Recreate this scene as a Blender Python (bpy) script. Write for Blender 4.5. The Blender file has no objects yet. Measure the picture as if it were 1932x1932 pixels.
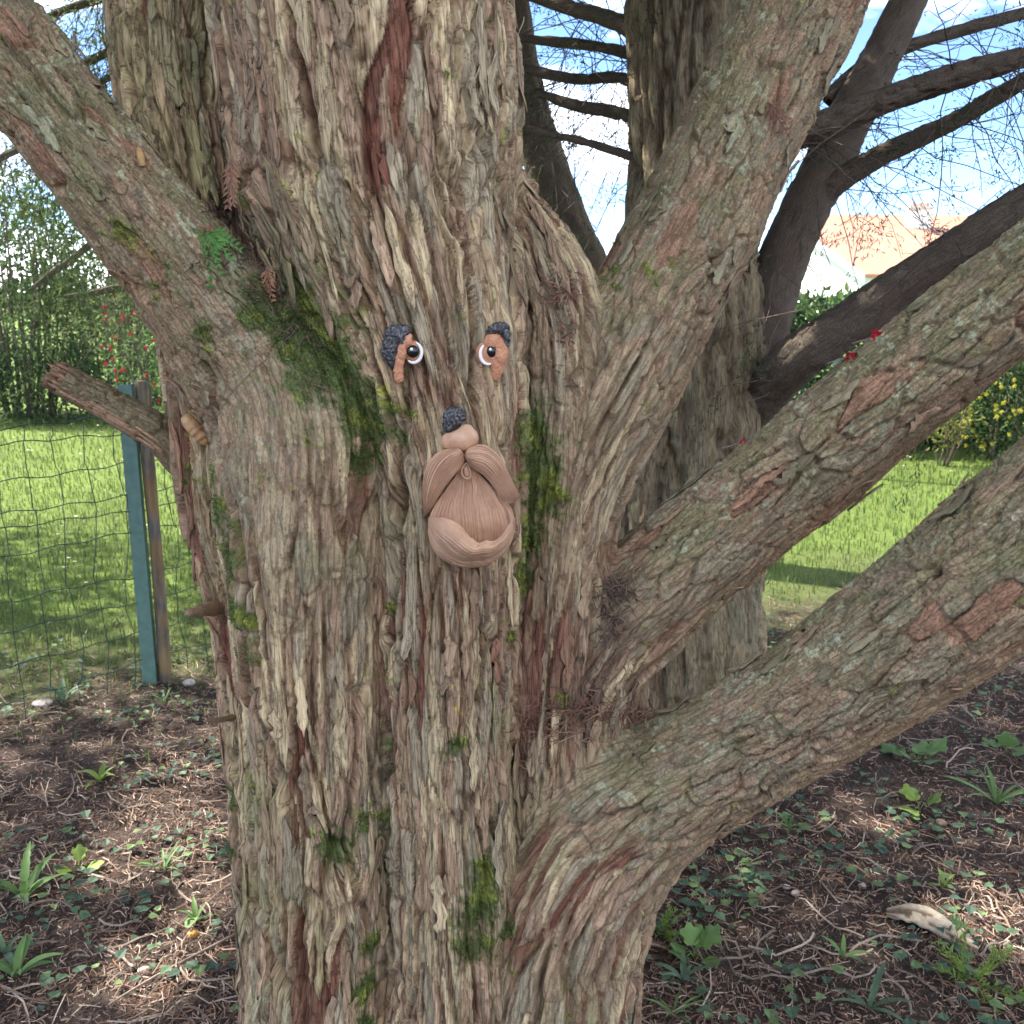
import bpy, bmesh, math, random
import numpy as np
from mathutils import Vector, Matrix
random.seed(7); RNG = np.random.default_rng(11)
SC = bpy.context.scene
COL = SC.collection
# ------------------------------------------------------------------ camera
PITCH = math.radians(12.7); CAMZ = 1.5; FPX = 1856.0; CPX = 966.0
cam = bpy.data.cameras.new('camera'); camo = bpy.data.objects.new('camera', cam); COL.objects.link(camo)
camo.location = (0, 0, CAMZ); camo.rotation_euler = (math.pi/2 - PITCH, 0, 0)
cam.sensor_width = 36; cam.lens = 36*FPX/1932; cam.clip_start = .05; cam.clip_end = 900
cam.dof.use_dof = True; cam.dof.focus_distance = 1.55; cam.dof.aperture_fstop = 13
SC.camera = camo
# ------------------------------------------------------------------ sky, sun, exposure
SUN = Vector((-.60, .30, .74)).normalized()          # direction towards the sun
elev = math.asin(SUN.z); azim = math.atan2(SUN.x, SUN.y)
w = bpy.data.worlds.new('World'); SC.world = w; w.use_nodes = True
nt = w.node_tree; nt.nodes.clear()
def wn(t, **k):
    n = nt.nodes.new(t)
    for a, b in k.items(): setattr(n, a, b)
    return n
sky = wn('ShaderNodeTexSky', sky_type='NISHITA', sun_disc=False)
sky.sun_elevation = elev; sky.sun_rotation = azim; sky.altitude = 6000; sky.air_density = 1.0; sky.dust_density = 0; sky.ozone_density = 3.0
tc = wn('ShaderNodeTexCoord'); mp = wn('ShaderNodeMapping'); mp.inputs['Scale'].default_value = (1.0, 1.0, 3.2); mp.inputs['Location'].default_value = (4.11, 2.19, 1.23)
cn = wn('ShaderNodeTexNoise'); cn.inputs['Scale'].default_value = 1.9; cn.inputs['Detail'].default_value = 7; cn.inputs['Roughness'].default_value = .58
cr = wn('ShaderNodeValToRGB'); cr.color_ramp.elements[0].position = .47; cr.color_ramp.elements[1].position = .64
mix = wn('ShaderNodeMix', data_type='RGBA'); mix.inputs['B'].default_value = (11.5, 11.6, 11.8, 1)
bg = wn('ShaderNodeBackground'); bg.inputs['Strength'].default_value = .10
out = wn('ShaderNodeOutputWorld')
L = nt.links.new
L(tc.outputs['Generated'], mp.inputs['Vector']); L(mp.outputs['Vector'], cn.inputs['Vector']); L(cn.outputs['Fac'], cr.inputs['Fac'])
L(cr.outputs['Color'], mix.inputs['Factor']); L(sky.outputs['Color'], mix.inputs['A']); L(mix.outputs['Result'], bg.inputs['Color']); L(bg.outputs['Background'], out.inputs['Surface'])
sl = bpy.data.lights.new('sun', 'SUN'); sl.energy = 3.6; sl.angle = math.radians(.55); sl.color = (1.0, .94, .84)
slo = bpy.data.objects.new('sun', sl); COL.objects.link(slo); slo.rotation_euler = SUN.to_track_quat('Z', 'Y').to_euler(); slo.location = (-4, -4, 8)
SC.view_settings.view_transform = 'Standard'; SC.view_settings.look = 'None'; SC.view_settings.gamma = 1; SC.view_settings.use_curve_mapping = False
SC.view_settings.exposure = 2.28
SC.cycles.max_bounces = 5; SC.cycles.diffuse_bounces = 3; SC.cycles.use_adaptive_sampling = True; SC.cycles.adaptive_threshold = .02; SC.cycles.transmission_bounces = 3; SC.cycles.transparent_max_bounces = 4
# ------------------------------------------------------------------ helpers
SP, CP = math.sin(PITCH), math.cos(PITCH)
def ray(u, v):
    x = (u - CPX)/FPX; y = -(v - CPX)/FPX
    return np.array([x, CP + y*SP, -SP + y*CP])
def at(u, v, Y):                       # the point seen at a pixel, on the upright plane Y metres ahead; depth along the axis
    d = ray(u, v); t = Y/d[1]
    return np.array([0, 0, CAMZ]) + t*d, t
def onground(u, v, z=0.0):
    d = ray(u, v); t = (z - CAMZ)/d[2]
    return np.array([0, 0, CAMZ]) + t*d
def project(P):
    P = np.asarray(P); q = P - np.array([0, 0, CAMZ])
    zc = q[..., 1]*CP - q[..., 2]*SP; yc = q[..., 1]*SP + q[..., 2]*CP
    zz = np.where(zc > .05, zc, .05)
    return CPX + FPX*q[..., 0]/zz, CPX - FPX*yc/zz, zc
def tag(o, label=None, cat=None, group=None, kind=None):
    if label: o['label'] = label
    if cat: o['category'] = cat
    if group: o['group'] = group
    if kind: o['kind'] = kind
    return o
def empty(name, loc=(0, 0, 0)):
    o = bpy.data.objects.new(name, None); COL.objects.link(o); o.location = loc; o.empty_display_size = .05
    return o
def link(name, me, parent=None):
    o = bpy.data.objects.new(name, me); COL.objects.link(o)
    if parent is not None:
        o.parent = parent; o.location = -Vector(world_loc(parent))
    return o
def world_loc(o):
    v = Vector(o.location)
    while o.parent is not None: o = o.parent; v = v + Vector(o.location)
    return v
def npmesh(name, V, F, mat, col=None, smooth=True, extra=None):
    """mesh from arrays: F is (n,3) or (n,4), or a list of such arrays"""
    V = np.ascontiguousarray(V, dtype=np.float32)
    Fs = F if isinstance(F, list) else [F]
    Fs = [np.asarray(f, dtype=np.int32) for f in Fs if len(f)]
    me = bpy.data.meshes.new(name)
    me.vertices.add(len(V)); me.vertices.foreach_set('co', V.ravel())
    li = np.concatenate([f.ravel() for f in Fs]); tot = np.concatenate([np.full(len(f), f.shape[1], np.int32) for f in Fs])
    st = np.concatenate([[0], np.cumsum(tot)[:-1]]).astype(np.int32)
    me.loops.add(len(li)); me.loops.foreach_set('vertex_index', li)
    me.polygons.add(len(tot)); me.polygons.foreach_set('loop_start', st); me.polygons.foreach_set('loop_total', tot)
    me.polygons.foreach_set('use_smooth', np.full(len(tot), smooth, dtype=bool))
    if col is not None:
        a = me.attributes.new('col', 'FLOAT_COLOR', 'POINT'); c = np.ones((len(V), 4), np.float32); c[:, :3] = col
        a.data.foreach_set('color', c.ravel())
    if extra:
        for k, arr in extra.items():
            if arr.ndim == 1:
                a = me.attributes.new(k, 'FLOAT', 'POINT'); a.data.foreach_set('value', np.ascontiguousarray(arr, np.float32))
            else:
                a = me.attributes.new(k, 'FLOAT_VECTOR', 'POINT'); a.data.foreach_set('vector', np.ascontiguousarray(arr, np.float32).ravel())
    me.update(calc_edges=True); me.validate(clean_customdata=False)
    if mat is not None: me.materials.append(mat)
    return me
class MB:                                # collects pieces for one mesh
    def __init__(s): s.V = []; s.F4 = []; s.F3 = []; s.C = []; s.n = 0
    def add(s, V, F4=None, F3=None, col=None):
        V = np.asarray(V, float).reshape(-1, 3)
        s.V.append(V)
        if F4 is not None and len(F4): s.F4.append(np.asarray(F4, int) + s.n)
        if F3 is not None and len(F3): s.F3.append(np.asarray(F3, int) + s.n)
        if col is not None: s.C.append(np.broadcast_to(np.asarray(col, float), V.shape))
        s.n += len(V)
    def tube(s, P, R, sides=6, cap=True, col=None):
        P = np.asarray(P, float); n = len(P); R = np.broadcast_to(np.asarray(R, float), (n,))
        T = np.gradient(P, axis=0); T /= np.linalg.norm(T, axis=1)[:, None] + 1e-9
        ref = np.array([0, 0, 1.]) if abs(T[0][2]) < .9 else np.array([1., 0, 0])
        A = []; a = ref - T[0]*ref.dot(T[0]); a /= np.linalg.norm(a)
        for i in range(n):
            a = a - T[i]*a.dot(T[i]); a /= np.linalg.norm(a) + 1e-9; A.append(a)
        A = np.array(A); B = np.cross(T, A)
        th = np.arange(sides)*2*math.pi/sides
        V = P[:, None] + R[:, None, None]*(np.cos(th)[None, :, None]*A[:, None] + np.sin(th)[None, :, None]*B[:, None])
        i, j = np.meshgrid(np.arange(n - 1), np.arange(sides), indexing='ij'); j2 = (j + 1) % sides
        F = np.stack([i*sides + j, i*sides + j2, (i + 1)*sides + j2, (i + 1)*sides + j], -1).reshape(-1, 4)
        V = V.reshape(-1, 3); F3 = []
        if cap:
            V = np.vstack([V, P[:1], P[-1:]]); c0 = n*sides
            for j in range(sides):
                F3.append([(j + 1) % sides, j, c0]); F3.append([(n - 1)*sides + j, (n - 1)*sides + (j + 1) % sides, c0 + 1])
        s.add(V, F, F3, col)
    def box(s, c, d, rz=0, col=None, bevel=0):
        c = np.asarray(c, float); d = np.asarray(d, float)/2
        V = np.array([[x, y, z] for x in (-1, 1) for y in (-1, 1) for z in (-1, 1)])*d
        R = np.array([[math.cos(rz), -math.sin(rz), 0], [math.sin(rz), math.cos(rz), 0], [0, 0, 1]])
        s.add(V @ R.T + c, [[0, 1, 3, 2], [4, 6, 7, 5], [0, 4, 5, 1], [2, 3, 7, 6], [0, 2, 6, 4], [1, 5, 7, 3]], None, col)
    def mesh(s, name, mat, smooth=True):
        V = np.concatenate(s.V); F = []
        if s.F4: F.append(np.concatenate(s.F4))
        if s.F3: F.append(np.concatenate(s.F3))
        return npmesh(name, V, F, mat, np.concatenate(s.C) if s.C else None, smooth)
    def build(s, name, mat, parent=None, smooth=True): return link(name, s.mesh(name, mat, smooth), parent)
def spline(pts, n):                      # Catmull-Rom through rows of any width
    P = np.asarray(pts, float); P = np.vstack([2*P[0] - P[1], P, 2*P[-1] - P[-2]]); m = len(P) - 3
    t = np.linspace(0, m, n); k = np.minimum(t.astype(int), m - 1); f = (t - k)[:, None]
    a, b, c, d = P[k], P[k + 1], P[k + 2], P[k + 3]
    return .5*(2*b + (c - a)*f + (2*a - 5*b + 4*c - d)*f*f + (3*b - a - 3*c + d)*f**3)
def sstep(a, b, x):
    t = np.clip((x - a)/(b - a), 0, 1); return t*t*(3 - 2*t)
# noise on arrays
def h2(ix, iy, seed):
    h = ix.astype(np.uint32)*np.uint32(374761393) + iy.astype(np.uint32)*np.uint32(668265263) + np.uint32((int(seed)*2246822519) & 0xffffffff)
    h = (h ^ (h >> np.uint32(13)))*np.uint32(1274126177)
    h = (h ^ (h >> np.uint32(16)))*np.uint32(2246822519)
    h = h ^ (h >> np.uint32(15))
    return (h >> np.uint32(8)).astype(np.float32)*np.float32(1/16777216.0)
def n2(x, y, seed=0):                    # value noise, -1..1
    ix = np.floor(x); iy = np.floor(y); fx = (x - ix).astype(np.float32); fy = (y - iy).astype(np.float32)
    ix = ix.astype(np.int32); iy = iy.astype(np.int32)
    ux = fx*fx*(3 - 2*fx); uy = fy*fy*(3 - 2*fy)
    a = h2(ix, iy, seed); b = h2(ix + 1, iy, seed); c = h2(ix, iy + 1, seed); d = h2(ix + 1, iy + 1, seed)
    return (a + (b - a)*ux + (c - a)*uy + (a - b - c + d)*ux*uy)*2 - 1
def fbm(x, y, seed=0, o=3):
    s = 0; amp = 1; tot = 0
    for k in range(o):
        s = s + amp*n2(x*2**k, y*2**k, seed + 17*k); tot += amp; amp *= .5
    return s/tot
def n3(x, y, z, seed=0):                 # cheap 3d: two slanted 2d sheets
    return .5*(n2(x + .37*z, y - .61*z, seed) + n2(z + .43*x, y*.8 + .52*x, seed + 5)) + .5*n2(x - .7*y, z + .3*y, seed + 9)
def voro(x, y, seed=0, jit=.95):
    x = np.asarray(x, np.float32); y = np.asarray(y, np.float32); ix = np.floor(x).astype(np.int32); iy = np.floor(y).astype(np.int32)
    F1 = np.full(x.shape, 9., np.float32); F2 = F1.copy(); I1 = np.zeros(x.shape, np.float32); DX = np.zeros(x.shape, np.float32); DY = DX.copy()
    for i in (-1, 0, 1):
        for j in (-1, 0, 1):
            cx = ix + i; cy = iy + j
            px = (cx + .5 + jit*(h2(cx, cy, seed) - .5) - x).astype(np.float32); py = (cy + .5 + jit*(h2(cx, cy, seed + 101) - .5) - y).astype(np.float32)
            d = np.sqrt(px*px + py*py); nearer = d < F1
            F2 = np.where(nearer, F1, np.minimum(F2, d)); I1 = np.where(nearer, h2(cx, cy, seed + 202), I1)
            DX = np.where(nearer, px, DX); DY = np.where(nearer, py, DY); F1 = np.where(nearer, d, F1)
    return F1, F2, I1, DX, DY
def rnd01(i, k): return np.mod(i*(917.13 + 311.7*k) + .137*k, 1.0)
# materials
def newmat(name):
    m = bpy.data.materials.new(name); m.use_nodes = True; m.node_tree.nodes.clear(); return m
class NT:
    def __init__(s, m): s.t = m.node_tree
    def n(s, typ, ins=None, **k):
        nd = s.t.nodes.new(typ)
        for a, b in k.items(): setattr(nd, a, b)
        if ins:
            for a, b in ins.items():
                sock = nd.inputs[a]
                if isinstance(b, bpy.types.NodeSocket): s.t.links.new(b, sock)
                else: sock.default_value = b
        return nd
    def out(s, surf): o = s.n('ShaderNodeOutputMaterial'); s.t.links.new(surf, o.inputs['Surface'])
    def ramp(s, fac, stops):
        r = s.n('ShaderNodeValToRGB', {'Fac': fac}); e = r.color_ramp.elements
        while len(e) < len(stops): e.new(.5)
        for k, (p, c) in enumerate(stops): e[k].position = p; e[k].color = (*c, 1) if len(c) == 3 else c
        return r.outputs['Color']
    def math(s, op, a, b=0.0): return s.n('ShaderNodeMath', {0: a, 1: b}, operation=op).outputs[0]
    def mix(s, fac, a, b, bt='MIX'): 
        m = s.n('ShaderNodeMix', data_type='RGBA', blend_type=bt)
        for nm, val in (('Factor', fac), ('A', a), ('B', b)):
            sock = [q for q in m.inputs if q.name == nm and (q.type == 'RGBA' or (nm == 'Factor' and q.type == 'VALUE'))][0]
            if isinstance(val, bpy.types.NodeSocket): s.t.links.new(val, sock)
            else: sock.default_value = val
        return [q for q in m.outputs if q.type == 'RGBA'][0]
def attr_mat(name, rough=.7, trans=0.0, spec=.3, noise=0.25, nscale=60, bump=0.0, bscale=200):
    """colour comes from the mesh attribute 'col'; a little procedural grain on top"""
    m = newmat(name); t = NT(m)
    c = t.n('ShaderNodeAttribute', attribute_name='col').outputs['Color']
    co = t.n('ShaderNodeTexCoord').outputs['Object']
    nz = t.n('ShaderNodeTexNoise', {'Vector': co, 'Scale': nscale, 'Detail': 4}).outputs['Fac']
    g = t.ramp(nz, [(.25, (1 - noise,)*3), (.75, (1 + noise,)*3)])
    c2 = t.mix(1.0, c, g, 'MULTIPLY')
    b = t.n('ShaderNodeBsdfPrincipled', {'Base Color': c2, 'Roughness': rough, 'Specular IOR Level': spec})
    if bump > 0:
        nb = t.n('ShaderNodeTexNoise', {'Vector': co, 'Scale': bscale, 'Detail': 5}).outputs['Fac']
        t.t.links.new(t.n('ShaderNodeBump', {'Height': nb, 'Strength': bump, 'Distance': .004}).outputs[0], b.inputs['Normal'])
    if trans > 0:
        tr = t.n('ShaderNodeBsdfTranslucent', {'Color': c2})
        t.out(t.n('ShaderNodeMixShader', {0: trans, 1: b.outputs[0], 2: tr.outputs[0]}).outputs[0])
    else: t.out(b.outputs[0])
    return m
def leaf_cards(pos, d, up, Ln, W, fold=.25):
    """many small pointed leaves: six vertices, four triangles-worth of quads each"""
    n = len(pos); d = d/(np.linalg.norm(d, axis=1)[:, None] + 1e-9)
    s = np.cross(d, up); s /= np.linalg.norm(s, axis=1)[:, None] + 1e-9; nn = np.cross(s, d)
    Ln = np.broadcast_to(Ln, (n,))[:, None]; W = np.broadcast_to(W, (n,))[:, None]
    a = pos; m = pos + d*Ln*.45 - nn*Ln*.03; e = pos + d*Ln - nn*Ln*.12
    l = pos + d*Ln*.42 + s*W*.5 + nn*W*fold; r = pos + d*Ln*.42 - s*W*.5 + nn*W*fold
    V = np.stack([a, l, m, r, e], 1).reshape(-1, 3)
    k = np.arange(n)[:, None]*5
    F = np.concatenate([k + np.array([[0, 2, 1]]), k + np.array([[0, 3, 2]]), k + np.array([[1, 2, 4]]), k + np.array([[2, 3, 4]])])
    return V, F
def rdir(n, rng=RNG):
    v = rng.normal(size=(n, 3)); return v/np.linalg.norm(v, axis=1)[:, None]
# ================================================================== the big cypress
# limbs: rows of (pixel u, pixel v, radius in pixels, metres ahead, bark type 0 stringy .. 1 flaky); raw rows are metres
def limb(rows, top=None, bottom=None, n=22):
    pts = []
    for (u, v, r, Y, b) in rows:
        p, t = at(u, v, Y); pts.append([*p, r*t/FPX, b])
    if top: pts = top + pts
    if bottom: pts = pts + bottom
    return spline(pts, n).astype(np.float32)
LIMBS = [
  ('trunk', limb([(640,-500,262,1.80,0),(668,-150,284,1.74,0),(695,150,272,1.72,0),(722,380,250,1.70,0),(790,620,196,1.66,0),(835,850,160,1.62,0),(850,1100,140,1.60,0),(850,1500,128,1.60,0),(862,1900,140,1.60,0),(868,2150,165,1.60,0)],
        top=[[-.40,1.9,3.3,.17,0]], n=34)),
  ('trunk', limb([(540,640,120,1.70,.8),(585,790,165,1.62,.7),(585,950,165,1.60,.5),(585,1150,148,1.60,.3),(600,1400,132,1.60,0),(612,1650,128,1.60,0),(605,1900,128,1.60,0),(590,2150,140,1.60,0)])),
  ('trunk', limb([(285,-450,92,1.95,0),(300,-60,96,1.90,0),(325,220,92,1.86,0),(375,470,86,1.82,0),(400,700,84,1.78,.1),(418,950,78,1.76,.1),(470,1200,66,1.74,0),(505,1500,70,1.72,0),(535,1800,72,1.72,0),(540,2150,82,1.72,0)],
        top=[[-1.0,2.08,3.2,.06,0]])),
  ('trunk', limb([(770,500,210,1.90,0),(780,800,260,1.88,0),(820,1200,260,1.86,0),(850,1600,270,1.84,0),(860,2150,300,1.84,0)], n=10)),
  ('trunk', limb([(930,330,30,1.74,0),(1005,450,58,1.72,0),(1050,590,84,1.70,.2),(1062,720,96,1.68,.6),(1060,900,92,1.66,.5),(1050,1100,80,1.64,.4)], n=10)),
  ('trunk', limb([(1120,1180,70,1.68,.1),(1130,1330,86,1.66,.1),(1130,1450,110,1.64,.3)], n=6)),
  ('branch', limb([(-430,-480,80,1.60,1),(-190,-160,92,1.58,1),(20,105,96,1.56,1),(190,318,99,1.56,1),(335,495,108,1.58,1),(450,640,128,1.62,.9),(555,790,140,1.65,.5)],
        top=[[-2.3,1.6,3.6,.035,1]])),
  ('branch', limb([(1700,-420,100,2.05,1),(1590,-170,108,2.0,1),(1515,0,110,1.95,1),(1425,190,112,1.90,1),(1342,370,116,1.84,.9),(1235,570,120,1.76,.7),(1140,760,118,1.70,.5),(1072,940,95,1.66,.3),(1050,1150,85,1.63,.1),(1035,1400,80,1.62,0)],
        top=[[1.55,2.3,4.0,.05,1]])),
  ('branch', limb([(2330,224,98,1.58,1),(2050,446,101,1.58,1),(1800,648,102,1.60,1),(1560,842,103,1.62,1),(1360,1004,104,1.64,.9),(1240,1105,104,1.66,.6),(1140,1210,96,1.66,.3),(1075,1370,95,1.65,.1),(1045,1550,95,1.65,.1)],
        top=[[1.9,1.55,2.05,.055,1]])),
  ('branch', limb([(2350,680,160,1.28,1),(2120,880,158,1.30,1),(1930,1032,152,1.34,1),(1720,1195,140,1.40,1),(1540,1320,125,1.46,1),(1390,1412,116,1.51,.9),(1245,1495,124,1.55,.7),(1130,1600,138,1.58,.5),(1065,1750,150,1.60,.35),(1050,1930,155,1.62,.2),(1040,2150,175,1.62,0)],
        top=[[1.75,1.2,1.9,.09,1]])),
]
KB = .013
NL = len(LIMBS)
ARC = [np.concatenate([[0], np.cumsum(np.linalg.norm(np.diff(l[:, :3], axis=0), axis=1))]).astype(np.float32) for _, l in LIMBS]
RREF = [float(np.median(l[:, 3])) for _, l in LIMBS]
LT = []
for _, l in LIMBS:
    T = np.gradient(l[:, :3], axis=0); LT.append((T/np.linalg.norm(T, axis=1)[:, None]).astype(np.float32))
def limb_query(P, i):
    pts = LIMBS[i][1]; N0 = len(P); big = N0 > 3000
    if big:
        lo = (pts[:, :3] - pts[:, 3:4]).min(0) - .12; hi = (pts[:, :3] + pts[:, 3:4]).max(0) + .12
        sel = np.nonzero(((P > lo) & (P < hi)).all(1))[0]; Q = P[sel]
    else: Q = P
    N = len(Q); best = np.full(N, 1e3, np.float32); seg = np.zeros(N, np.int32); tt = np.zeros(N, np.float32)
    qx, qy, qz = np.ascontiguousarray(Q[:, 0]), np.ascontiguousarray(Q[:, 1]), np.ascontiguousarray(Q[:, 2])
    for k in range(len(pts) - 1):
        a = pts[k]; e = pts[k + 1, :3] - a[:3]; L2 = float(e @ e) + 1e-9; mx = max(a[3], pts[k + 1, 3])
        if big:                          # only points within reach of this segment
            c = a[:3] + e*.5; R = math.sqrt(L2)*.5 + mx + .14
            ix = np.nonzero((np.abs(qx - c[0]) < R) & (np.abs(qy - c[1]) < R) & (np.abs(qz - c[2]) < R))[0]
            if not len(ix): continue
            x, y, z = qx[ix] - a[0], qy[ix] - a[1], qz[ix] - a[2]
        else: ix = slice(None); x, y, z = qx - a[0], qy - a[1], qz - a[2]
        t = np.clip((x*e[0] + y*e[1] + z*e[2])/L2, 0, 1)
        d = np.sqrt((x - t*e[0])**2 + (y - t*e[1])**2 + (z - t*e[2])**2) - (a[3] + t*(pts[k + 1, 3] - a[3]))
        b = best[ix]; m = d < b
        best[ix] = np.where(m, d, b); seg[ix] = np.where(m, k, seg[ix]); tt[ix] = np.where(m, t, tt[ix])
    if not big: return best, seg, tt
    B = np.full(N0, 1e3, np.float32); S = np.zeros(N0, np.int32); T_ = np.zeros(N0, np.float32); B[sel] = best; S[sel] = seg; T_[sel] = tt
    return B, S, T_
def limb_frame(P, i, seg, tt):
    """smooth position along the limb: between planes square to the axis at each node"""
    pts = LIMBS[i][1]; T = LT[i]; last = len(pts) - 2; seg = seg.copy()
    for _ in range(3):
        d0 = np.einsum('ij,ij->i', P - pts[seg, :3], T[seg]); d1 = np.einsum('ij,ij->i', P - pts[seg + 1, :3], T[seg + 1])
        seg = np.clip(seg - (d0 < 0).astype(np.int32) + ((d1 > 0) & (d0 >= 0)).astype(np.int32), 0, last)
    d0 = np.einsum('ij,ij->i', P - pts[seg, :3], T[seg]); d1 = np.einsum('ij,ij->i', P - pts[seg + 1, :3], T[seg + 1])
    den = d0 - d1; t = np.clip(np.where(np.abs(den) > 1e-6, d0/den, .5), -.5, 1.5)
    tc_ = np.clip(t, 0, 1)[:, None]; a = pts[seg]; b = pts[seg + 1]; c = a + (b - a)*tc_
    tg = T[seg]*(1 - tc_) + T[seg + 1]*tc_; tg /= np.linalg.norm(tg, axis=1)[:, None]
    q = P - c[:, :3]; q = q - tg*np.einsum('ij,ij->i', q, tg)[:, None]; g = q/(np.linalg.norm(q, axis=1)[:, None] + 1e-9)
    s = ARC[i][seg] + t*(ARC[i][seg + 1] - ARC[i][seg])
    return c, tg, g, s
def sdf(P, full=False):
    P = np.asarray(P, np.float32); D = np.empty((NL, len(P)), np.float32); info = []
    for i in range(NL):
        d, sg, t = limb_query(P, i); D[i] = d; info.append((sg, t))
    m = D.min(0); E = np.exp(-np.minimum((D - m)/KB, 30)); S = E.sum(0); W = E/S
    d = m - KB*np.log(S)
    G = np.zeros_like(P)
    for i in range(NL):
        ix = np.nonzero(W[i] > .01)[0]
        if len(ix):
            _, _, g, _ = limb_frame(P[ix], i, info[i][0][ix], info[i][1][ix]); G[ix] += W[i][ix, None]*g
    G /= np.linalg.norm(G, axis=1)[:, None] + 1e-9
    return (d, G, W, info) if full else (d, G)
def newton(P, it=3, off=0.0):
    P = np.asarray(P, np.float32)
    for _ in range(it):
        d, G = sdf(P); P = P - (d - off)[:, None]*G
    return P
def hits(uv, off=0.0):                   # where each pixel's line of sight first meets the tree
    D = np.array([ray(u, v) for u, v in uv]); D = D/np.linalg.norm(D, axis=1)[:, None]; o = np.array([0, 0, CAMZ]); t = np.full(len(D), .8)
    for _ in range(40):
        s = sdf(o + t[:, None]*D)[0] - off; t += s*.85
        if np.abs(s).max() < 4e-4: break
    P = o + t[:, None]*D; return P, sdf(P)[1], t*(D @ np.array([0, CP, -SP]))
def hit(u, v, off=0.0):
    P, g, t = hits([(u, v)], off); return P[0], g[0], float(t[0])
# ---- base surface: one skin over all limbs
tb = MB()
for _, l in LIMBS: tb.tube(l[:, :3], l[:, 3], 20)
tmpo = link('tmp', tb.mesh('tmp', None)); md = tmpo.modifiers.new('r', 'REMESH'); md.mode = 'VOXEL'; md.voxel_size = .0104
dg = bpy.context.evaluated_depsgraph_get(); ev = tmpo.evaluated_get(dg); em = ev.to_mesh()
BV = np.empty(len(em.vertices)*3, np.float32); em.vertices.foreach_get('co', BV); BV = BV.reshape(-1, 3)
BF = np.empty(len(em.loops), np.int32); em.loops.foreach_get('vertex_index', BF); BF = BF.reshape(-1, 4)
ev.to_mesh_clear(); bpy.data.objects.remove(tmpo)
BV = newton(BV, 3)
def subdiv(V, F, sel):
    """split the chosen quads in four; the others stay"""
    A = F[sel]; E = np.stack([A, np.roll(A, -1, 1)], -1).reshape(-1, 2); E.sort(1)
    key = E[:, 0].astype(np.int64)*len(V) + E[:, 1]; uq, inv = np.unique(key, return_inverse=True)
    ea = (uq//len(V)).astype(np.int64); eb = (uq % len(V)).astype(np.int64)
    mid = .5*(V[ea] + V[eb]); ctr = V[A].mean(1); n0 = len(V); n1 = n0 + len(mid)
    M = inv.reshape(-1, 4) + n0; C = np.arange(len(A)) + n1
    Q = np.concatenate([np.stack([A[:, k], M[:, k], C, M[:, (k + 3) % 4]], -1) for k in range(4)])
    return np.vstack([V, mid, ctr]), np.concatenate([F[~sel], Q]), np.concatenate([np.zeros((~sel).sum(), bool), np.ones(len(Q), bool)])
def front(V, F, m=.12, back=-.22):
    c = V[F].mean(1); nrm = np.cross(V[F[:, 2]] - V[F[:, 0]], V[F[:, 3]] - V[F[:, 1]]); nrm /= np.linalg.norm(nrm, axis=1)[:, None] + 1e-12
    vd = np.array([0, 0, CAMZ]) - c; vd /= np.linalg.norm(vd, axis=1)[:, None]
    u, v, z = project(c); k = 1932*m
    return (np.einsum('ij,ij->i', nrm, vd) > back) & (u > -k) & (u < 1932 + k) & (v > -k) & (v < 1932 + k)
V, F, fine = subdiv(BV, BF, front(BV, BF, .04, -.14)); V = newton(V, 1)
# a tighter selection for the second split
f2 = fine & front(V, F, .0, -.09)
V, F, fine = subdiv(V, F, f2); V = V.astype(np.float32)
d, G, W, INFO = sdf(V, True); V = V - d[:, None]*G
KNOTS = [(650,1712,46,.020),(628,1588,40,.018),(856,1402,22,.012),(876,468,22,.012),(1765,1082,38,.014),(1640,1105,22,.010),(465,335,52,.022),(1530,870,36,.012),(1440,1500,30,.010),(1310,70,26,.010),(1345,490,34,.012),(645,345,20,.01)]
_p, _g, _t = hits([k[:2] for k in KNOTS]); KN = [((p.astype(np.float32),), k[2]*t/FPX, k[3]) for p, t, k in zip(_p, _t, KNOTS)]
def blobs(lst):                          # soft 3-D patches given as (u, v, radius px, weight)
    p, g, t = hits([q[:2] for q in lst])
    return [(p[k].astype(np.float32), q[2]*t[k]/FPX, q[3]) for k, q in enumerate(lst)]
MOSS = blobs([(490,580,70,.9),(560,640,85,1),(620,710,92,1),(665,770,88,1),(705,810,66,1),(690,860,50,1),(560,540,60,.8),(450,470,54,.7),(640,600,60,.6),(1000,800,52,1),(1012,870,62,1),(1015,940,60,1),(1005,1010,52,.9),(990,1080,40,.7),(415,960,44,.9),(435,1050,44,.9),(455,1150,40,.9),(470,1230,34,.8),(380,620,40,.7),(300,520,44,.6),(230,440,40,.5),(640,1590,46,1),(680,1545,34,.8),(720,1560,30,.7),(905,1650,40,.9),(900,1720,55,1),(890,1790,48,.9),(950,1750,40,.7),(700,1790,26,1),(690,1860,34,1),(685,1930,34,.9),(440,1500,26,1),(445,1600,26,1),(430,1000,36,.7),(440,1080,34,.7),(410,900,36,.6),(345,900,30,.6),(1290,270,60,.35),(1160,520,46,.5),(1270,480,50,.4),(735,1150,20,.7),(735,1280,20,.6),(728,1420,22,.7),(728,1650,22,.8),(1000,1100,34,.7),(1060,1300,40,.35),(970,1200,24,.5),(856,1402,24,.8),(470,350,40,.7),(340,560,40,.5)])
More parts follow.
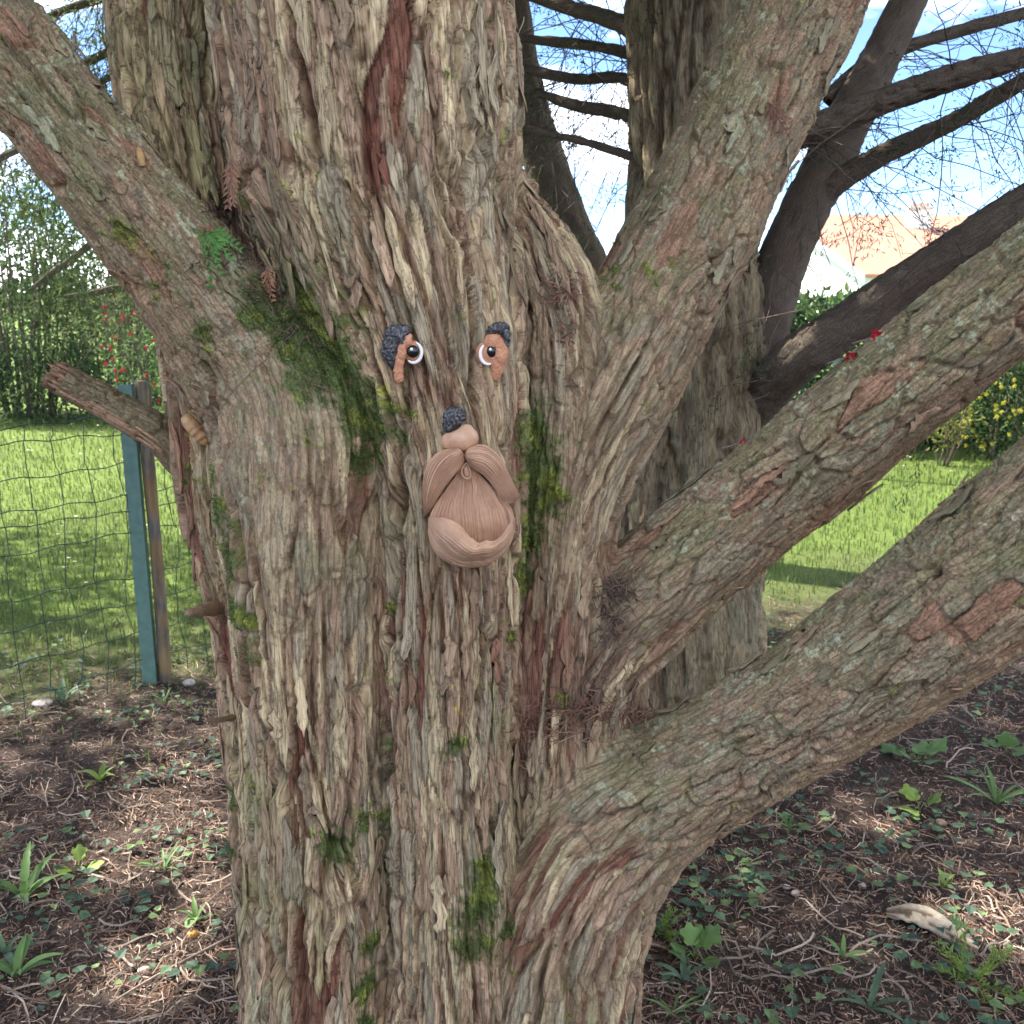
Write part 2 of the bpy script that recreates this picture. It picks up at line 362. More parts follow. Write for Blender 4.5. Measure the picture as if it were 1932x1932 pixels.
GREEN = blobs([(300,100,140,1),(320,300,120,1),(150,330,140,1),(250,480,130,1),(60,180,140,.85),(600,480,110,.75),(640,640,90,.8),(360,700,90,.7),(400,1000,100,.9),(480,1500,90,.9),(500,1700,90,.9),(520,1900,90,.8),(640,1050,90,.5),(730,980,50,.7),(1330,300,120,.65),(1250,420,100,.5),(1800,560,120,.9),(1640,720,110,.7),(1480,880,100,.6),(1320,1000,80,.5),(1830,1000,160,.8),(1600,1170,140,.9),(1420,1300,120,.7),(1180,1500,120,.5),(1000,1600,100,.5),(1100,1900,100,.4),(960,400,60,.4)])
def patch(P, lst):
    m = np.zeros(len(P), np.float32)
    for c, r, wgt in lst: m = np.maximum(m, wgt*np.exp(-((P - c)**2).sum(1)/(r*r)))
    return m
def bark(P, a, l, b, sd, lid, grn, sp):
    """displacement (m), colour and masks at bark coordinates a (round) and l (along)"""
    sd = int(sd)
    # ---- stringy bark
    wa = a + .016*fbm(a/.16, l/.42, sd, 2) + .0055*n2(a/.03, l/.10, sd + 1) + .002*n2(a/.010, l/.03, sd + 2)
    wl = l + .03*n2(a/.02, l/.2, sd + 3)
    # each elongated strip has its own height; some have fallen off
    F1, F2, I, DX, DY = voro(wa/.041, wl/.34, sd + 4); e1 = F2 - F1
    G1, G2, J, EX, EY = voro(wa/.0155 + 3.1*I, wl/.125, sd + 5); e2 = G2 - G1
    lost = ((rnd01(I, 1) < .17) & (rnd01(J, 12) < .62)).astype(np.float32)
    c1 = sstep(.02, .19, e1); cst = .35 + .65*sstep(-.35, .35, n2(a/.05, l/.22, sd + 50))
    hgt = .0120*rnd01(I, 2) + .006*(rnd01(I, 3) - .5)*DY*2 + .006*(rnd01(I, 9) - .5)*DX*2 - .011*lost
    fur = np.abs(n2(wa/.048, wl/.62, sd + 51) + .25*n2(wa/.02, wl/.2, sd + 52)); fs = sstep(-.25, .35, n2(a/.10, l/.45, sd + 53))
    ds = hgt - .021*cst*(1 - c1)*(1 - .55*lost) - .020*fs*(1 - sstep(.01, .13, fur))
    ds += (  .0036*rnd01(J, 1) + .0034*(rnd01(J, 2) - .5)*EY*2 + .002*(rnd01(J, 3) - .5)*EX*2 - .0085*(1 - sstep(.02, .27, e2))*(.3 + .7*(rnd01(J, 4) > .4)))*(1 - .6*lost)
    H1, H2, K, _, _ = voro(wa/.0085 + 5*I, wl/.045, sd + 6); e3 = H2 - H1
    crk = (1 - sstep(.0, .16, e3))*sstep(-.1, .5, n2(a/.05, l/.12, sd + 7))
    ds += (-.0022*crk + .001*rnd01(K, 1))*(1 - lost)
    fib = n2(wa/.0028, wl/.05, sd + 8); fib2 = n2(wa/.0055, wl/.09, sd + 18)
    ds += .0007*fib + .0008*fib2 + .011*fbm(a/.13, l/.5, sd + 9, 2)
    cols = np.array([(.330,.255,.175),(.285,.245,.185),(.290,.205,.150),(.420,.345,.235),(.235,.180,.132)], np.float32)
    k = (rnd01(I, 5)*2.4 + rnd01(J, 5)*2.6).astype(int) % 5
    cs = cols[k]*(.80 + .40*rnd01(J, 6))[:, None]*(1 + .13*fib + .10*n2(a/.004, l/.006, sd + 30))[:, None]
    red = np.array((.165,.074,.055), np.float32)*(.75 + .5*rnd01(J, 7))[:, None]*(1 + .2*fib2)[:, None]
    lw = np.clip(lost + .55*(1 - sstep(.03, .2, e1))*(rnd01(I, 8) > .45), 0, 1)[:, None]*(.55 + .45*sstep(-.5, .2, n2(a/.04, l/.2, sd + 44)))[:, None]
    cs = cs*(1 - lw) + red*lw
    # ---- flaky bark of the limbs
    wb = a + .010*fbm(a/.05, l/.09, sd + 11, 3) + .0025*n2(a/.008, l/.012, sd + 12); wm = l + .010*n2(a/.03, l/.05, sd + 13)
    F1, F2, I2, DX, DY = voro(wb/.030, wm/.095, sd + 14); f1 = F2 - F1
    lost2 = (rnd01(I2, 1) < .055).astype(np.float32)
    thin = .22 + .78*sstep(.30, .75, .5 + .5*fbm(a/.07, l/.13, sd + 15, 2))
    db = .0052*rnd01(I2, 2)*thin + .0055*(rnd01(I2, 3) - .5)*DY + .0035*(rnd01(I2, 4) - .5)*DX - .0105*(1 - sstep(.01, .16, f1))*thin - .0040*lost2
    G1, G2, J2, EX, EY = voro(wb/.011 + 2*I2, wm/.030, sd + 16); f2_ = G2 - G1
    db += .0028*rnd01(J2, 1)*thin - .0036*(1 - sstep(.0, .18, f2_))*sstep(-.05, .5, n2(a/.04, l/.05, sd + 17))
    gr = n2(a/.0045, l/.006, sd + 19)
    db += .0007*gr + .0010*n2(wb/.012, wm/.02, sd + 20) + .006*fbm(a/.10, l/.2, sd + 21, 2)
    # long splits
    sp_ = np.abs(n2(wb/.030, wm/.26, sd + 22)); db -= .013*(1 - sstep(.0, .09, sp_))*sstep(0, .4, n2(a/.09, l/.3, sd + 23))
    colb = np.array([(.275,.212,.150),(.255,.215,.160),(.285,.200,.145),(.315,.250,.172)], np.float32)
    k = (rnd01(I2, 5)*2 + rnd01(J2, 5)*2).astype(int) % 4
    cb = .84*colb[k]*(.82 + .34*rnd01(J2, 6))[:, None]*(1 + .16*gr)[:, None]
    lw = (lost2*.8)[:, None]; redb = np.array((.24,.135,.095), np.float32)*(.8 + .4*rnd01(J2, 7))[:, None]
    cb = cb*(1 - lw) + redb*lw
    b = sstep(.30, .70, b + .45*(b*(1 - b)*4)*fbm(a/.09, l/.14, sd + 54, 3)); bb = b[:, None]
    dd = ds*(1 - b) + db*b; cc = cs*(1 - bb) + cb*bb
    # algae, lichen
    g = np.clip(grn*(.65 + .7*n2(a/.03, l/.06, sd + 24)) + .05, 0, 1)*(.55 + .45*sstep(-.4, .4, n2(a/.006, l/.009, sd + 25)))*(1 - .7*(lost*(1 - b) + lost2*b))
    lic = (np.array((.205,.215,.112), np.float32)*(1 - .30*b[:, None]))*(.8 + .4*rnd01(J, 11))[:, None]
    cc = cc*(1 - .72*g[:, None]) + lic*.72*g[:, None]
    pal = sstep(.34, .52, n2(a/.024, l/.028, sd + 26)*.55 + .45*n2(a/.006, l/.006, sd + 27))*(.25 + .75*grn)*(.35 + .65*b)
    cc = cc*(1 - .6*pal[:, None]) + np.array((.36,.40,.29), np.float32)*.6*pal[:, None]
    dd = dd + .0012*pal
    cc = cc*np.array((1.08, 1.0, .88), np.float32)
    return dd.astype(np.float32), cc.astype(np.float32)
grn = patch(V, GREEN); mossr = patch(V, MOSS)
bt0 = sum(W[i]*np.interp(INFO[i][0] + INFO[i][1], np.arange(len(LIMBS[i][1])), LIMBS[i][1][:, 4]) for i in range(NL)).astype(np.float32)
grn = np.clip(grn*1.15 + .95*bt0*sstep(-.15, .65, G[:, 2]), 0, 1)          # algae prefer the tops of the limbs
disp = np.zeros(len(V), np.float32); colr = np.zeros((len(V), 3), np.float32); wsum = np.zeros(len(V), np.float32)
bkc = np.zeros((len(V), 3), np.float32); btp = np.zeros(len(V), np.float32); own = W.argmax(0); fibre = np.zeros_like(V)
for i in range(NL):
    ix = np.nonzero(W[i] > .04)[0]; sg, t = INFO[i][0][ix], INFO[i][1][ix]
    c, tg, g, s = limb_frame(V[ix], i, sg, t)
    e1 = np.array([0, -1, 0], np.float32) - tg*(-tg[:, 1:2]); e1 /= np.linalg.norm(e1, axis=1)[:, None]; e2 = np.cross(tg, e1)
    a = np.arctan2(np.einsum('ij,ij->i', g, e2), np.einsum('ij,ij->i', g, e1))*max(RREF[i], .09)*1.0
    for kc, kr, kh in KN:                # fibres swing round the knots
        rr = np.sqrt(((V[ix] - kc[0])**2).sum(1)); a = a + np.sign(a - a[rr.argmin()])*.55*kr*np.exp(-(rr/(1.5*kr))**2)*(rr.min() < kr)
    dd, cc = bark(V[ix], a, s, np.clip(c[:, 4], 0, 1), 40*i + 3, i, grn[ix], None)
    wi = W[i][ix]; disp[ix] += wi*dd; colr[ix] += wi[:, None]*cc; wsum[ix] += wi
    o = own[ix] == i; bkc[ix[o], 0] = a[o]; bkc[ix[o], 1] = s[o]; bkc[ix[o], 2] = i*3.7; btp[ix] += wi*np.clip(c[:, 4], 0, 1); fibre[ix] += wi[:, None]*tg
disp /= wsum; colr /= wsum[:, None]; btp /= wsum; fibre /= np.linalg.norm(fibre, axis=1)[:, None] + 1e-9
# torn, shaggy bark where limbs leave the trunk
crot = 1 - W.max(0)
# the deep furrows between the fused stems
PU, PV, _ = project(V)
for path, dep, wid in (([(758,930),(748,1060),(740,1180),(731,1330),(726,1470),(734,1600),(730,1740),(718,1950)], .040, .0085), ([(990,560),(986,660),(990,765)], .035, .008), ([(965,1060),(978,1200),(968,1330),(975,1450)], .026, .007),
                       ([(388,690),(425,900),(455,1060),(487,1230),(515,1420),(560,1600),(565,1800),(572,1950)], .024, .007), ([(690,560),(700,700),(725,830)], .012, .006), ([(575,1150),(585,1290),(578,1420)], .016, .005), ([(860,1080),(905,1200),(900,1330)], .016, .005), ([(680,60),(690,300),(700,520)], .016, .006), ([(770,330),(768,480),(775,600)], .018, .006), ([(560,80),(600,330),(660,560)], .014, .006), ([(880,0),(905,200),(930,420)], .014, .006), ([(485,0),(520,180),(560,380)], .016, .006)):
    q = spline(path, 70); q[:, 0] += 5*n2(q[:, 1]/40., q[:, 1]*0, 88) + 2.5*n2(q[:, 1]/12., q[:, 1]*0, 89); hp_ = hits(q)[0].astype(np.float32)
    ix = np.nonzero((PU > q[:, 0].min() - 40) & (PU < q[:, 0].max() + 40) & (PV > q[:, 1].min() - 30) & (PV < q[:, 1].max() + 30))[0]; dm = np.full(len(ix), 9., np.float32)
    for h0, h1 in zip(hp_[:-1], hp_[1:]):
        e_ = h1 - h0
        if float(e_ @ e_) > .0025: continue
        zr = np.nonzero(np.abs(V[ix, 2] - h0[2]) < .07)[0]; w_ = V[ix[zr]] - h0; t_ = np.clip((w_ @ e_)/(float(e_ @ e_) + 1e-9), 0, 1)
        dm[zr] = np.minimum(dm[zr], ((w_ - t_[:, None]*e_)**2).sum(1))
    disp[ix] -= dep*np.exp(-dm/wid**2)*(.75 + .25*n2(V[ix, 2]/.03, V[ix, 0]/.03, 90))
disp += crot*.010*n3(V[:, 0]/.02, V[:, 1]/.02, V[:, 2]/.03, 77) + crot*.004*n3(V[:, 0]/.007, V[:, 1]/.007, V[:, 2]/.012, 78)
for kc, kr, kh in KN:
    q = np.sqrt(((V - kc[0])**2).sum(1)); ix = np.nonzero(q < 3*kr)[0]; x = q[ix]/kr
    disp[ix] += kh*.55*np.exp(-(x/1.0)**2) - kh*1.5*np.exp(-(x/.30)**2) + .0018*np.sin(x*11 + 3*n3(V[ix, 0]/.02, V[ix, 1]/.02, V[ix, 2]/.02, 5))*np.exp(-(x/1.2)**2)
    f = (.5*np.exp(-(x/.33)**2))[:, None]; colr[ix] = colr[ix]*(1 - f) + f*np.array((.10,.055,.035))
# moss
mn = n3(V[:, 0]/.022, V[:, 1]/.022, V[:, 2]/.022, 91); mn2 = n3(V[:, 0]/.006, V[:, 1]/.006, V[:, 2]/.006, 93)
moss = sstep(.20, .76, mossr*.95 + .36*mn + .30*mn2 - .02) 
disp += moss*(.002 + .003*mn2)
mcol = np.array((.070,.095,.026), np.float32)*(1 + .45*mn2)[:, None]*(1 + .35*mn)[:, None]
mcol = np.where((mn > .35)[:, None], mcol*np.array((1.9,1.6,1.0)), mcol)
colr = colr*(1 - .9*moss[:, None]) + mcol*.9*moss[:, None]
# dry orange bark under the limbs, black humus in the forks
und = (sstep(.25, .8, -G[:, 2])*bt0*.6)[:, None]; colr = colr*(1 - und) + und*np.array((.37,.225,.125), np.float32)*(1 + .3*mn2)[:, None]
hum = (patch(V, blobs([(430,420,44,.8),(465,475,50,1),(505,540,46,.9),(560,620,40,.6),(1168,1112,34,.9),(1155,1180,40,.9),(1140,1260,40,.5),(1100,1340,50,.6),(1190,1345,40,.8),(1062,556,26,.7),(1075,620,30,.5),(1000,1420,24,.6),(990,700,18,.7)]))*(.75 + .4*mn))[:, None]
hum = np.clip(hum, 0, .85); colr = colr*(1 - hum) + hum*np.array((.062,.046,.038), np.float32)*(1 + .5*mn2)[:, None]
# yellow crust spots and resin
for u, v, r in ((852,1290,5),(860,1330,7),(856,1370,5),(870,1345,4),(735,650,7),(745,690,10),(725,735,16),(560,1355,5),(700,760,10)):
    p, _, t = hit(u, v); q = ((V - p)**2).sum(1)/(r*t/FPX*.62)**2; f = (sstep(1.6, .5, q + .5*mn2)*.8)[:, None]
    colr = colr*(1 - f) + f*np.array((.52,.36,.06) if r < 8 else (.36,.34,.06))
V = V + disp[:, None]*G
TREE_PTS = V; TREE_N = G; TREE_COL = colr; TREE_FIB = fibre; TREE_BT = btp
# ---- bark material
def bark_material(name, attr=True, base=(.25,.2,.15), sa=1.0):
    m = newmat(name); t = NT(m)
    if attr:
        bk = t.n('ShaderNodeAttribute', attribute_name='bk').outputs['Vector']; c = t.n('ShaderNodeAttribute', attribute_name='col').outputs['Color']
        bt = t.n('ShaderNodeAttribute', attribute_name='bt').outputs['Fac']; ms = t.n('ShaderNodeAttribute', attribute_name='moss').outputs['Fac']
    def mapped(sx, sy):
        return t.n('ShaderNodeMapping', {'Vector': bk, 'Scale': (sx, sy, 1)}).outputs[0]
    f1 = t.n('ShaderNodeTexNoise', {'Vector': mapped(420, 26), 'Scale': 1.0, 'Detail': 2.5, 'Roughness': .62}).outputs['Fac']
    f2n = t.n('ShaderNodeTexNoise', {'Vector': mapped(330, 230), 'Scale': 1.0, 'Detail': 3, 'Roughness': .65}); f2 = f2n.outputs['Fac']
    def lerp(f, a, b): return t.n('ShaderNodeMix', {0: f, 2: a, 3: b}, data_type='FLOAT').outputs[0]
    fib = lerp(bt, f1, f2)
    v = t.n('ShaderNodeVectorMath', {0: mapped(100, 15), 1: t.n('ShaderNodeVectorMath', {0: f2n.outputs['Color'], 'Scale': .5}, operation='SCALE').outputs[0]}, operation='ADD').outputs[0]
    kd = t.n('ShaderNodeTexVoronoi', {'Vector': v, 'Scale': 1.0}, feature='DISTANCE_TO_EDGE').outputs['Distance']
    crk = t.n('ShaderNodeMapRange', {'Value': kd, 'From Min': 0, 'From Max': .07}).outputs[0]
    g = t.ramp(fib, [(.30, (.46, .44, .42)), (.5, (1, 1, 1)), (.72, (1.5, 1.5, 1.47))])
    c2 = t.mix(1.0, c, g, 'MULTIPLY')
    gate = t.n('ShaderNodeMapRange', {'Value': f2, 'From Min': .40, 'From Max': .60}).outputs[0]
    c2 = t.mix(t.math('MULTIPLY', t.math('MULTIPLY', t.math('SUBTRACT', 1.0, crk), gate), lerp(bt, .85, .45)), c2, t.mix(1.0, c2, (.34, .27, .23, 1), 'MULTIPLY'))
    h = t.math('ADD', t.math('MULTIPLY', fib, .0014), t.math('MULTIPLY', crk, .0013))
    h = t.math('ADD', h, t.math('MULTIPLY', f2, .0007))
    bmp = t.n('ShaderNodeBump', {'Height': h, 'Strength': .9, 'Distance': 1.0}).outputs[0]
    b = t.n('ShaderNodeBsdfPrincipled', {'Base Color': c2, 'Roughness': .88, 'Specular IOR Level': .22, 'Normal': bmp})
    t.out(b.outputs[0]); return m
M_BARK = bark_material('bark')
tree = empty('cypress_tree', (.0, 1.7, 0)); tag(tree, 'thick shaggy-barked cypress with a bearded face ornament on its fluted trunk', 'tree')
fo = own[F[:, 0]]; bface = btp[F].mean(1); kinds = [n for n, _ in LIMBS]
partid = np.zeros(len(F), int)
for i in range(NL):
    if kinds[i] == 'branch':
        partid[(fo == i) & (bface > .55)] = i
LBL = {6: 'thick mossy limb leaving the trunk above the cicada shell', 7: 'upright limb with grey lichen beside the eyes', 8: 'straight limb with red blossoms along its top', 9: 'heaviest lowest limb with orange underside'}
def bark_part(sel, name, parent, label=None):
    f = F[sel]; vi, inv = np.unique(f, return_inverse=True)
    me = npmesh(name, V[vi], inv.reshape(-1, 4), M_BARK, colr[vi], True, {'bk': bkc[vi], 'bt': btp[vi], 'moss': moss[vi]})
    o = link(name, me, parent)
    if label: o['label'] = label
    return o
trunk = bark_part(partid == 0, 'trunk', tree)
branches = {}
for i in (6, 7, 8, 9): branches[i] = bark_part(partid == i, 'limb', tree, LBL[i])
print('tree quads', len(F))
# ================================================================== ground
M_LEAF = attr_mat('leaf', .55, .35, .35, .18, 40); M_FAR = attr_mat('far_leaf', .6, .4, .25, .12, 20)
M_STEM = attr_mat('stem', .85, 0, .2, .3, 90, .5, 300); M_LIT = attr_mat('litter', .85, 0, .2, .3, 150)
def soil_edge(x): return 3.75 + .30*(x + 1.5)
def axis_coords(lo, hi, step, far, g=1.35):
    a = list(np.arange(lo, hi + 1e-6, step)); s = step
    while a[-1] < far: s *= g; a.append(a[-1] + s)
    s = step
    while a[0] > -far: s *= g; a.insert(0, a[0] - s)
    return np.array(a)
gx = axis_coords(-3.0, 3.2, .045, 320); gy = axis_coords(1.4, 6.0, .045, 320)
GX, GY = np.meshgrid(gx, gy, indexing='ij'); X = GX.ravel(); Y = GY.ravel()
near = np.exp(-((X/4)**2 + ((Y - 3)/4)**2))
def ground_z(x, y):
    x = np.asarray(x, float); y = np.asarray(y, float)
    n = np.exp(-((x/4)**2 + ((y - 3)/4)**2))
    root = .10*np.exp(-(((x + .05)**2 + (y - 1.75)**2)/.30))*1.0
    return n*(.022*fbm(x/.5, y/.5, 301, 3)) + root - .10*np.exp(-(((x + .05)**2 + (y - 1.75)**2)/.30))
Z = ground_z(X, Y) + near*(.007*n2(X/.06, Y/.06, 303) + .004*n2(X/.03, Y/.03, 304))
ny = len(gy); i, j = np.meshgrid(np.arange(len(gx) - 1), np.arange(ny - 1), indexing='ij')
GF = np.stack([i*ny + j, (i + 1)*ny + j, (i + 1)*ny + j + 1, i*ny + j + 1], -1).reshape(-1, 4)
e = Y - soil_edge(X) + .45*fbm(X/.5, Y/.5, 305, 3); gm_ = sstep(-.7, 1.2, e)[:, None]
soil = np.array((.062,.047,.040))*(1 + .35*n2(X/.11, Y/.11, 306))[:, None]*(1 + .25*n2(X/.035, Y/.035, 311))[:, None]
lawn = np.array((.115,.165,.04))*(1 + .25*fbm(X/.7, Y/.7, 307, 3))[:, None]
gc = soil*(1 - gm_) + lawn*gm_
mg = newmat('ground_soil_grass'); t = NT(mg); co = t.n('ShaderNodeTexCoord').outputs['Object']
c = t.n('ShaderNodeAttribute', attribute_name='col').outputs['Color']
nz = t.n('ShaderNodeTexNoise', {'Vector': co, 'Scale': 70, 'Detail': 5, 'Roughness': .7}).outputs['Fac']
c2 = t.mix(1.0, c, t.ramp(nz, [(.3, (.6, .6, .6)), (.7, (1.45, 1.42, 1.38))]), 'MULTIPLY')
bm_ = t.n('ShaderNodeBump', {'Height': nz, 'Strength': .8, 'Distance': .012}).outputs[0]
t.out(t.n('ShaderNodeBsdfPrincipled', {'Base Color': c2, 'Roughness': .95, 'Specular IOR Level': .1, 'Normal': bm_}).outputs[0])
g_ = link('ground', npmesh('ground', np.stack([X, Y, Z], -1), GF, mg, gc)); tag(g_, kind='structure')
# ---- dry cypress litter on the soil
def litter(name, n, xy, Lr, wd, cols, label, lift=.004, seg=2, zfun=ground_z, bend=.5):
    r = RNG; P0 = np.stack([xy[:, 0], xy[:, 1], zfun(xy[:, 0], xy[:, 1])], -1); m = len(P0)
    th = r.uniform(0, 2*math.pi, m); Ln = r.uniform(*Lr, m); cv = r.normal(0, bend, m); k = seg + 1
    pts = []; p = P0.copy(); p[:, 2] += r.uniform(.002, lift*2.5, m)
    for q in range(k):
        pts.append(p.copy()); st = Ln/seg
        p = p + np.stack([np.cos(th)*st, np.sin(th)*st, np.zeros(m)], -1); th = th + cv
        p[:, 2] = zfun(p[:, 0], p[:, 1]) + r.uniform(.003, lift*3, m)
    pts = np.stack(pts, 1); d = np.gradient(pts, axis=1); d /= np.linalg.norm(d, axis=2)[..., None] + 1e-9
    sd = np.cross(d, np.array([0, 0, 1.])); sd /= np.linalg.norm(sd, axis=2)[..., None] + 1e-9
    w_ = (r.uniform(*wd, m))[:, None, None]; up = np.array([0, 0, .7])
    V_ = np.stack([pts - sd*w_*.5, pts + sd*w_*.5 + up*w_], 2).reshape(m, -1, 3)
    Fq = np.array([[2*q, 2*q + 1, 2*q + 3, 2*q + 2] for q in range(seg)])
    F_ = (np.arange(m)[:, None, None]*(2*k) + Fq[None]).reshape(-1, 4)
    cc = np.asarray(cols)[r.integers(0, len(cols), m)]*r.uniform(.7, 1.3, (m, 1))
    o = link(name, npmesh(name, V_.reshape(-1, 3), F_, M_LIT, np.repeat(cc, 2*k, 0), False)); tag(o, label, 'litter', kind='stuff'); return o
def polar(n, r0, r1, a0, a1, pw=1.0):
    u_ = RNG.uniform(size=n); r_ = (r0**pw + u_*(r1**pw - r0**pw))**(1/pw); a_ = np.radians(RNG.uniform(a0, a1, n)); return np.stack([r_*np.sin(a_), r_*np.cos(a_)], -1)
xy = polar(78000, 1.55, 5.2, -46, 46, .6); keep = (xy[:, 1] < soil_edge(xy[:, 0]) + RNG.normal(.1, .5, len(xy))) & (n2(xy[:, 0]/.22, xy[:, 1]/.22, 320) > RNG.uniform(-1.3, .7, len(xy)))
xy = xy[keep]; xs = xy[:34000]; LC = [(.17,.105,.075),(.25,.165,.12),(.31,.225,.17),(.11,.075,.058),(.37,.29,.23),(.22,.12,.08)]
litter('needle_litter', 0, xs, (.018, .060), (.0011, .0024), LC, 'brown dead cypress twiglets strewn over the dark soil', .005)
xf = polar(110000, 1.55, 4.6, -46, 46, .6); xf = xf[xf[:, 1] < soil_edge(xf[:, 0]) + RNG.normal(0, .35, len(xf))]
litter('needle_crumbs', 0, xf, (.007, .020), (.0010, .0026), LC + [(.07,.05,.042)]*3, 'fine crumbled brown needles covering the soil', .003, 1)
xy = polar(1300, 1.6, 4.6, -46, 46, .8); xy = xy[xy[:, 1] < soil_edge(xy[:, 0])]
litter('fallen_twigs', 0, xy, (.10, .26), (.0022, .0042), [(.24,.18,.14),(.17,.12,.09),(.30,.24,.19)], 'thin bare grey-brown twigs lying among the litter', .008, 6, bend=.28)
# ---- grass: lawn blades beyond the soil, and a thin fringe
def grass(name, xy, hgt, wd, cols, label):
    r = RNG; m = len(xy); b = np.stack([xy[:, 0], xy[:, 1], ground_z(xy[:, 0], xy[:, 1]) - .004], -1)
    th = r.uniform(0, 2*math.pi, m); dirn = np.stack([np.cos(th), np.sin(th), np.zeros(m)], -1); sd = np.stack([-np.sin(th), np.cos(th), np.zeros(m)], -1)
    H = hgt*r.uniform(.5, 1.3, m); ln = r.uniform(.15, .8, m); up = np.array([0, 0, 1.])
    mid = b + up*(H*.6)[:, None] + dirn*(H*ln*.3)[:, None]; tip = b + up*(H*(1 - .35*ln))[:, None] + dirn*(H*ln)[:, None]
    w_ = wd[:, None]; V_ = np.stack([b - sd*w_*.5, b + sd*w_*.5, mid + sd*w_*.4, mid - sd*w_*.4, tip], 1)
    k = np.arange(m)[:, None]*5
    cc = np.asarray(cols)[r.integers(0, len(cols), m)]*r.uniform(.75, 1.25, (m, 1))
    o = link(name, npmesh(name, V_.reshape(-1, 3), [k + np.array([[0, 1, 2, 3]]), k + np.array([[3, 2, 4]])], M_LEAF, np.repeat(cc, 5, 0), False)); tag(o, label, 'grass', kind='stuff')
xy = polar(92000, 3.0, 12.5, -44, 44, -.3); ed = xy[:, 1] - soil_edge(xy[:, 0]) + .35*fbm(xy[:, 0]/.35, xy[:, 1]/.35, 330, 3)
xy = xy[(ed > RNG.normal(.35, .55, len(xy))) & (xy[:, 1] < 12.2)]; dist = np.linalg.norm(xy, axis=1)
GC = [(.115,.180,.038),(.15,.205,.045),(.095,.155,.038),(.18,.205,.065),(.135,.185,.06)]
grass('lawn_grass', xy, .045 + .003*dist, .0022 + .0007*dist, GC, 'short spring lawn grass beyond the wire fence')
xy = polar(420, 4.6, 11.8, -43, 43, .6); xy = xy[(xy[:, 1] > soil_edge(xy[:, 0]) + .6) & (n2(xy[:, 0]/1.2, xy[:, 1]/1.2, 331) > -.2)]
m = len(xy); P = np.stack([xy[:, 0], xy[:, 1], RNG.uniform(.05, .10, m)], -1); rr = RNG.uniform(.009, .015, m)
th = np.arange(7)*2*math.pi/7; ring = np.stack([np.cos(th), np.sin(th), .15*np.cos(2*th)], -1)
Vd = np.concatenate([P[:, None] + np.array([0, -.006, .004]), P[:, None] + rr[:, None, None]*ring[None]], 1); kk = np.arange(m)[:, None]*8
Fd = np.concatenate([kk + np.array([[0, 1 + q, 1 + (q + 1) % 7]]) for q in range(7)])
dc = np.ones((m, 8, 3))*.8; dc[:, 0] = (.75, .5, .05)
do = link('daisies', npmesh('daisies', Vd.reshape(-1, 3), Fd, M_LEAF, dc.reshape(-1, 3), False)); tag(do, 'scattered white daisies open in the lawn', 'flowers', kind='stuff')
# ---- ivy trailing on the soil
nv = 340; st = polar(nv, 1.9, 4.4, -44, 44, .8); st = st[st[:, 1] < soil_edge(st[:, 0]) + .2]; LP = []; LD = []
for p in st:
    a_ = random.uniform(0, 6.28); q = p.copy(); n_ = random.randint(4, 11)
    for k in range(n_):
        q = q + .035*np.array([math.cos(a_), math.sin(a_)]); a_ += random.gauss(0, .45)
        s_ = a_ + random.choice((-1, 1))*random.uniform(.5, 1.4); LP.append([q[0], q[1], float(ground_z(q[0], q[1])) + random.uniform(.012, .04)]); LD.append([math.cos(s_), math.sin(s_), random.uniform(-.15, .35)])
LP = np.array(LP); LD = np.array(LD); LD /= np.linalg.norm(LD, axis=1)[:, None]; m = len(LP)
S_ = RNG.uniform(.016, .036, m)[:, None]; sd = np.cross(LD, np.array([0, 0, 1.])); sd /= np.linalg.norm(sd, axis=1)[:, None]; un = np.cross(sd, LD)
shape = [(0, 0, 0), (.22, .46, .07), (.55, .34, .05), (1.0, 0, -.12), (.55, -.34, .05), (.22, -.46, .07)]
Vi = np.stack([LP + LD*(S_*x) + sd*(S_*y) + un*(S_*z) for x, y, z in shape], 1); kk = np.arange(m)[:, None]*6
Fi = np.concatenate([kk + np.array([[0, 2, 1]]), kk + np.array([[0, 3, 2]]), kk + np.array([[0, 4, 3]]), kk + np.array([[0, 5, 4]])])
ic = np.array([(.06,.11,.062),(.085,.145,.075),(.045,.082,.055),(.13,.20,.075)])[RNG.integers(0, 4, m)]
M_IVY = attr_mat('ivy_leaf', .62, .2, .3, .25, 90)
io = link('ground_ivy', npmesh('ground_ivy', Vi.reshape(-1, 3), Fi, M_IVY, np.repeat(ic, 6, 0), False)); tag(io, 'small dark ivy leaves creeping over the bare soil', 'ivy', kind='stuff')
# ---- weeds: each one a thing with its own leaves
def leaf_strip(L_, W_, curl, n=7, lob=0):
    x = np.linspace(0, 1, n); prof = np.sin(np.pi*np.clip(x*.92 + .06, 0, 1))**.75*(1 - .25*x)
    if lob: prof = prof*(1 - lob*(np.arange(n) % 2))
    z = curl*np.sin(x*1.5)*L_*.6 - curl*x*x*L_*.65; w_ = prof*W_*.5
    c_ = np.stack([x*L_, 0*x, z], -1); V_ = np.stack([c_ + np.stack([0*x, w_, w_*.35], -1), c_, c_ - np.stack([0*x, w_, -w_*.35], -1)], 1).reshape(-1, 3)
    F_ = [[3*k + q, 3*k + q + 1, 3*k + q + 4, 3*k + q + 3] for k in range(n - 1) for q in (0, 1)]
    return V_, np.array(F_)
def lobed_round(R_, n=14):
    th = np.linspace(-2.7, 2.7, n); r_ = R_*(.85 + .18*np.cos(5*th)); V_ = np.vstack([[[0, 0, 0]], np.stack([R_*.9 + r_*np.cos(th), r_*np.sin(th), .12*R_*np.cos(3*th)], -1)])
    return V_, np.array([[0, k + 1, k + 2] for k in range(n - 1)])
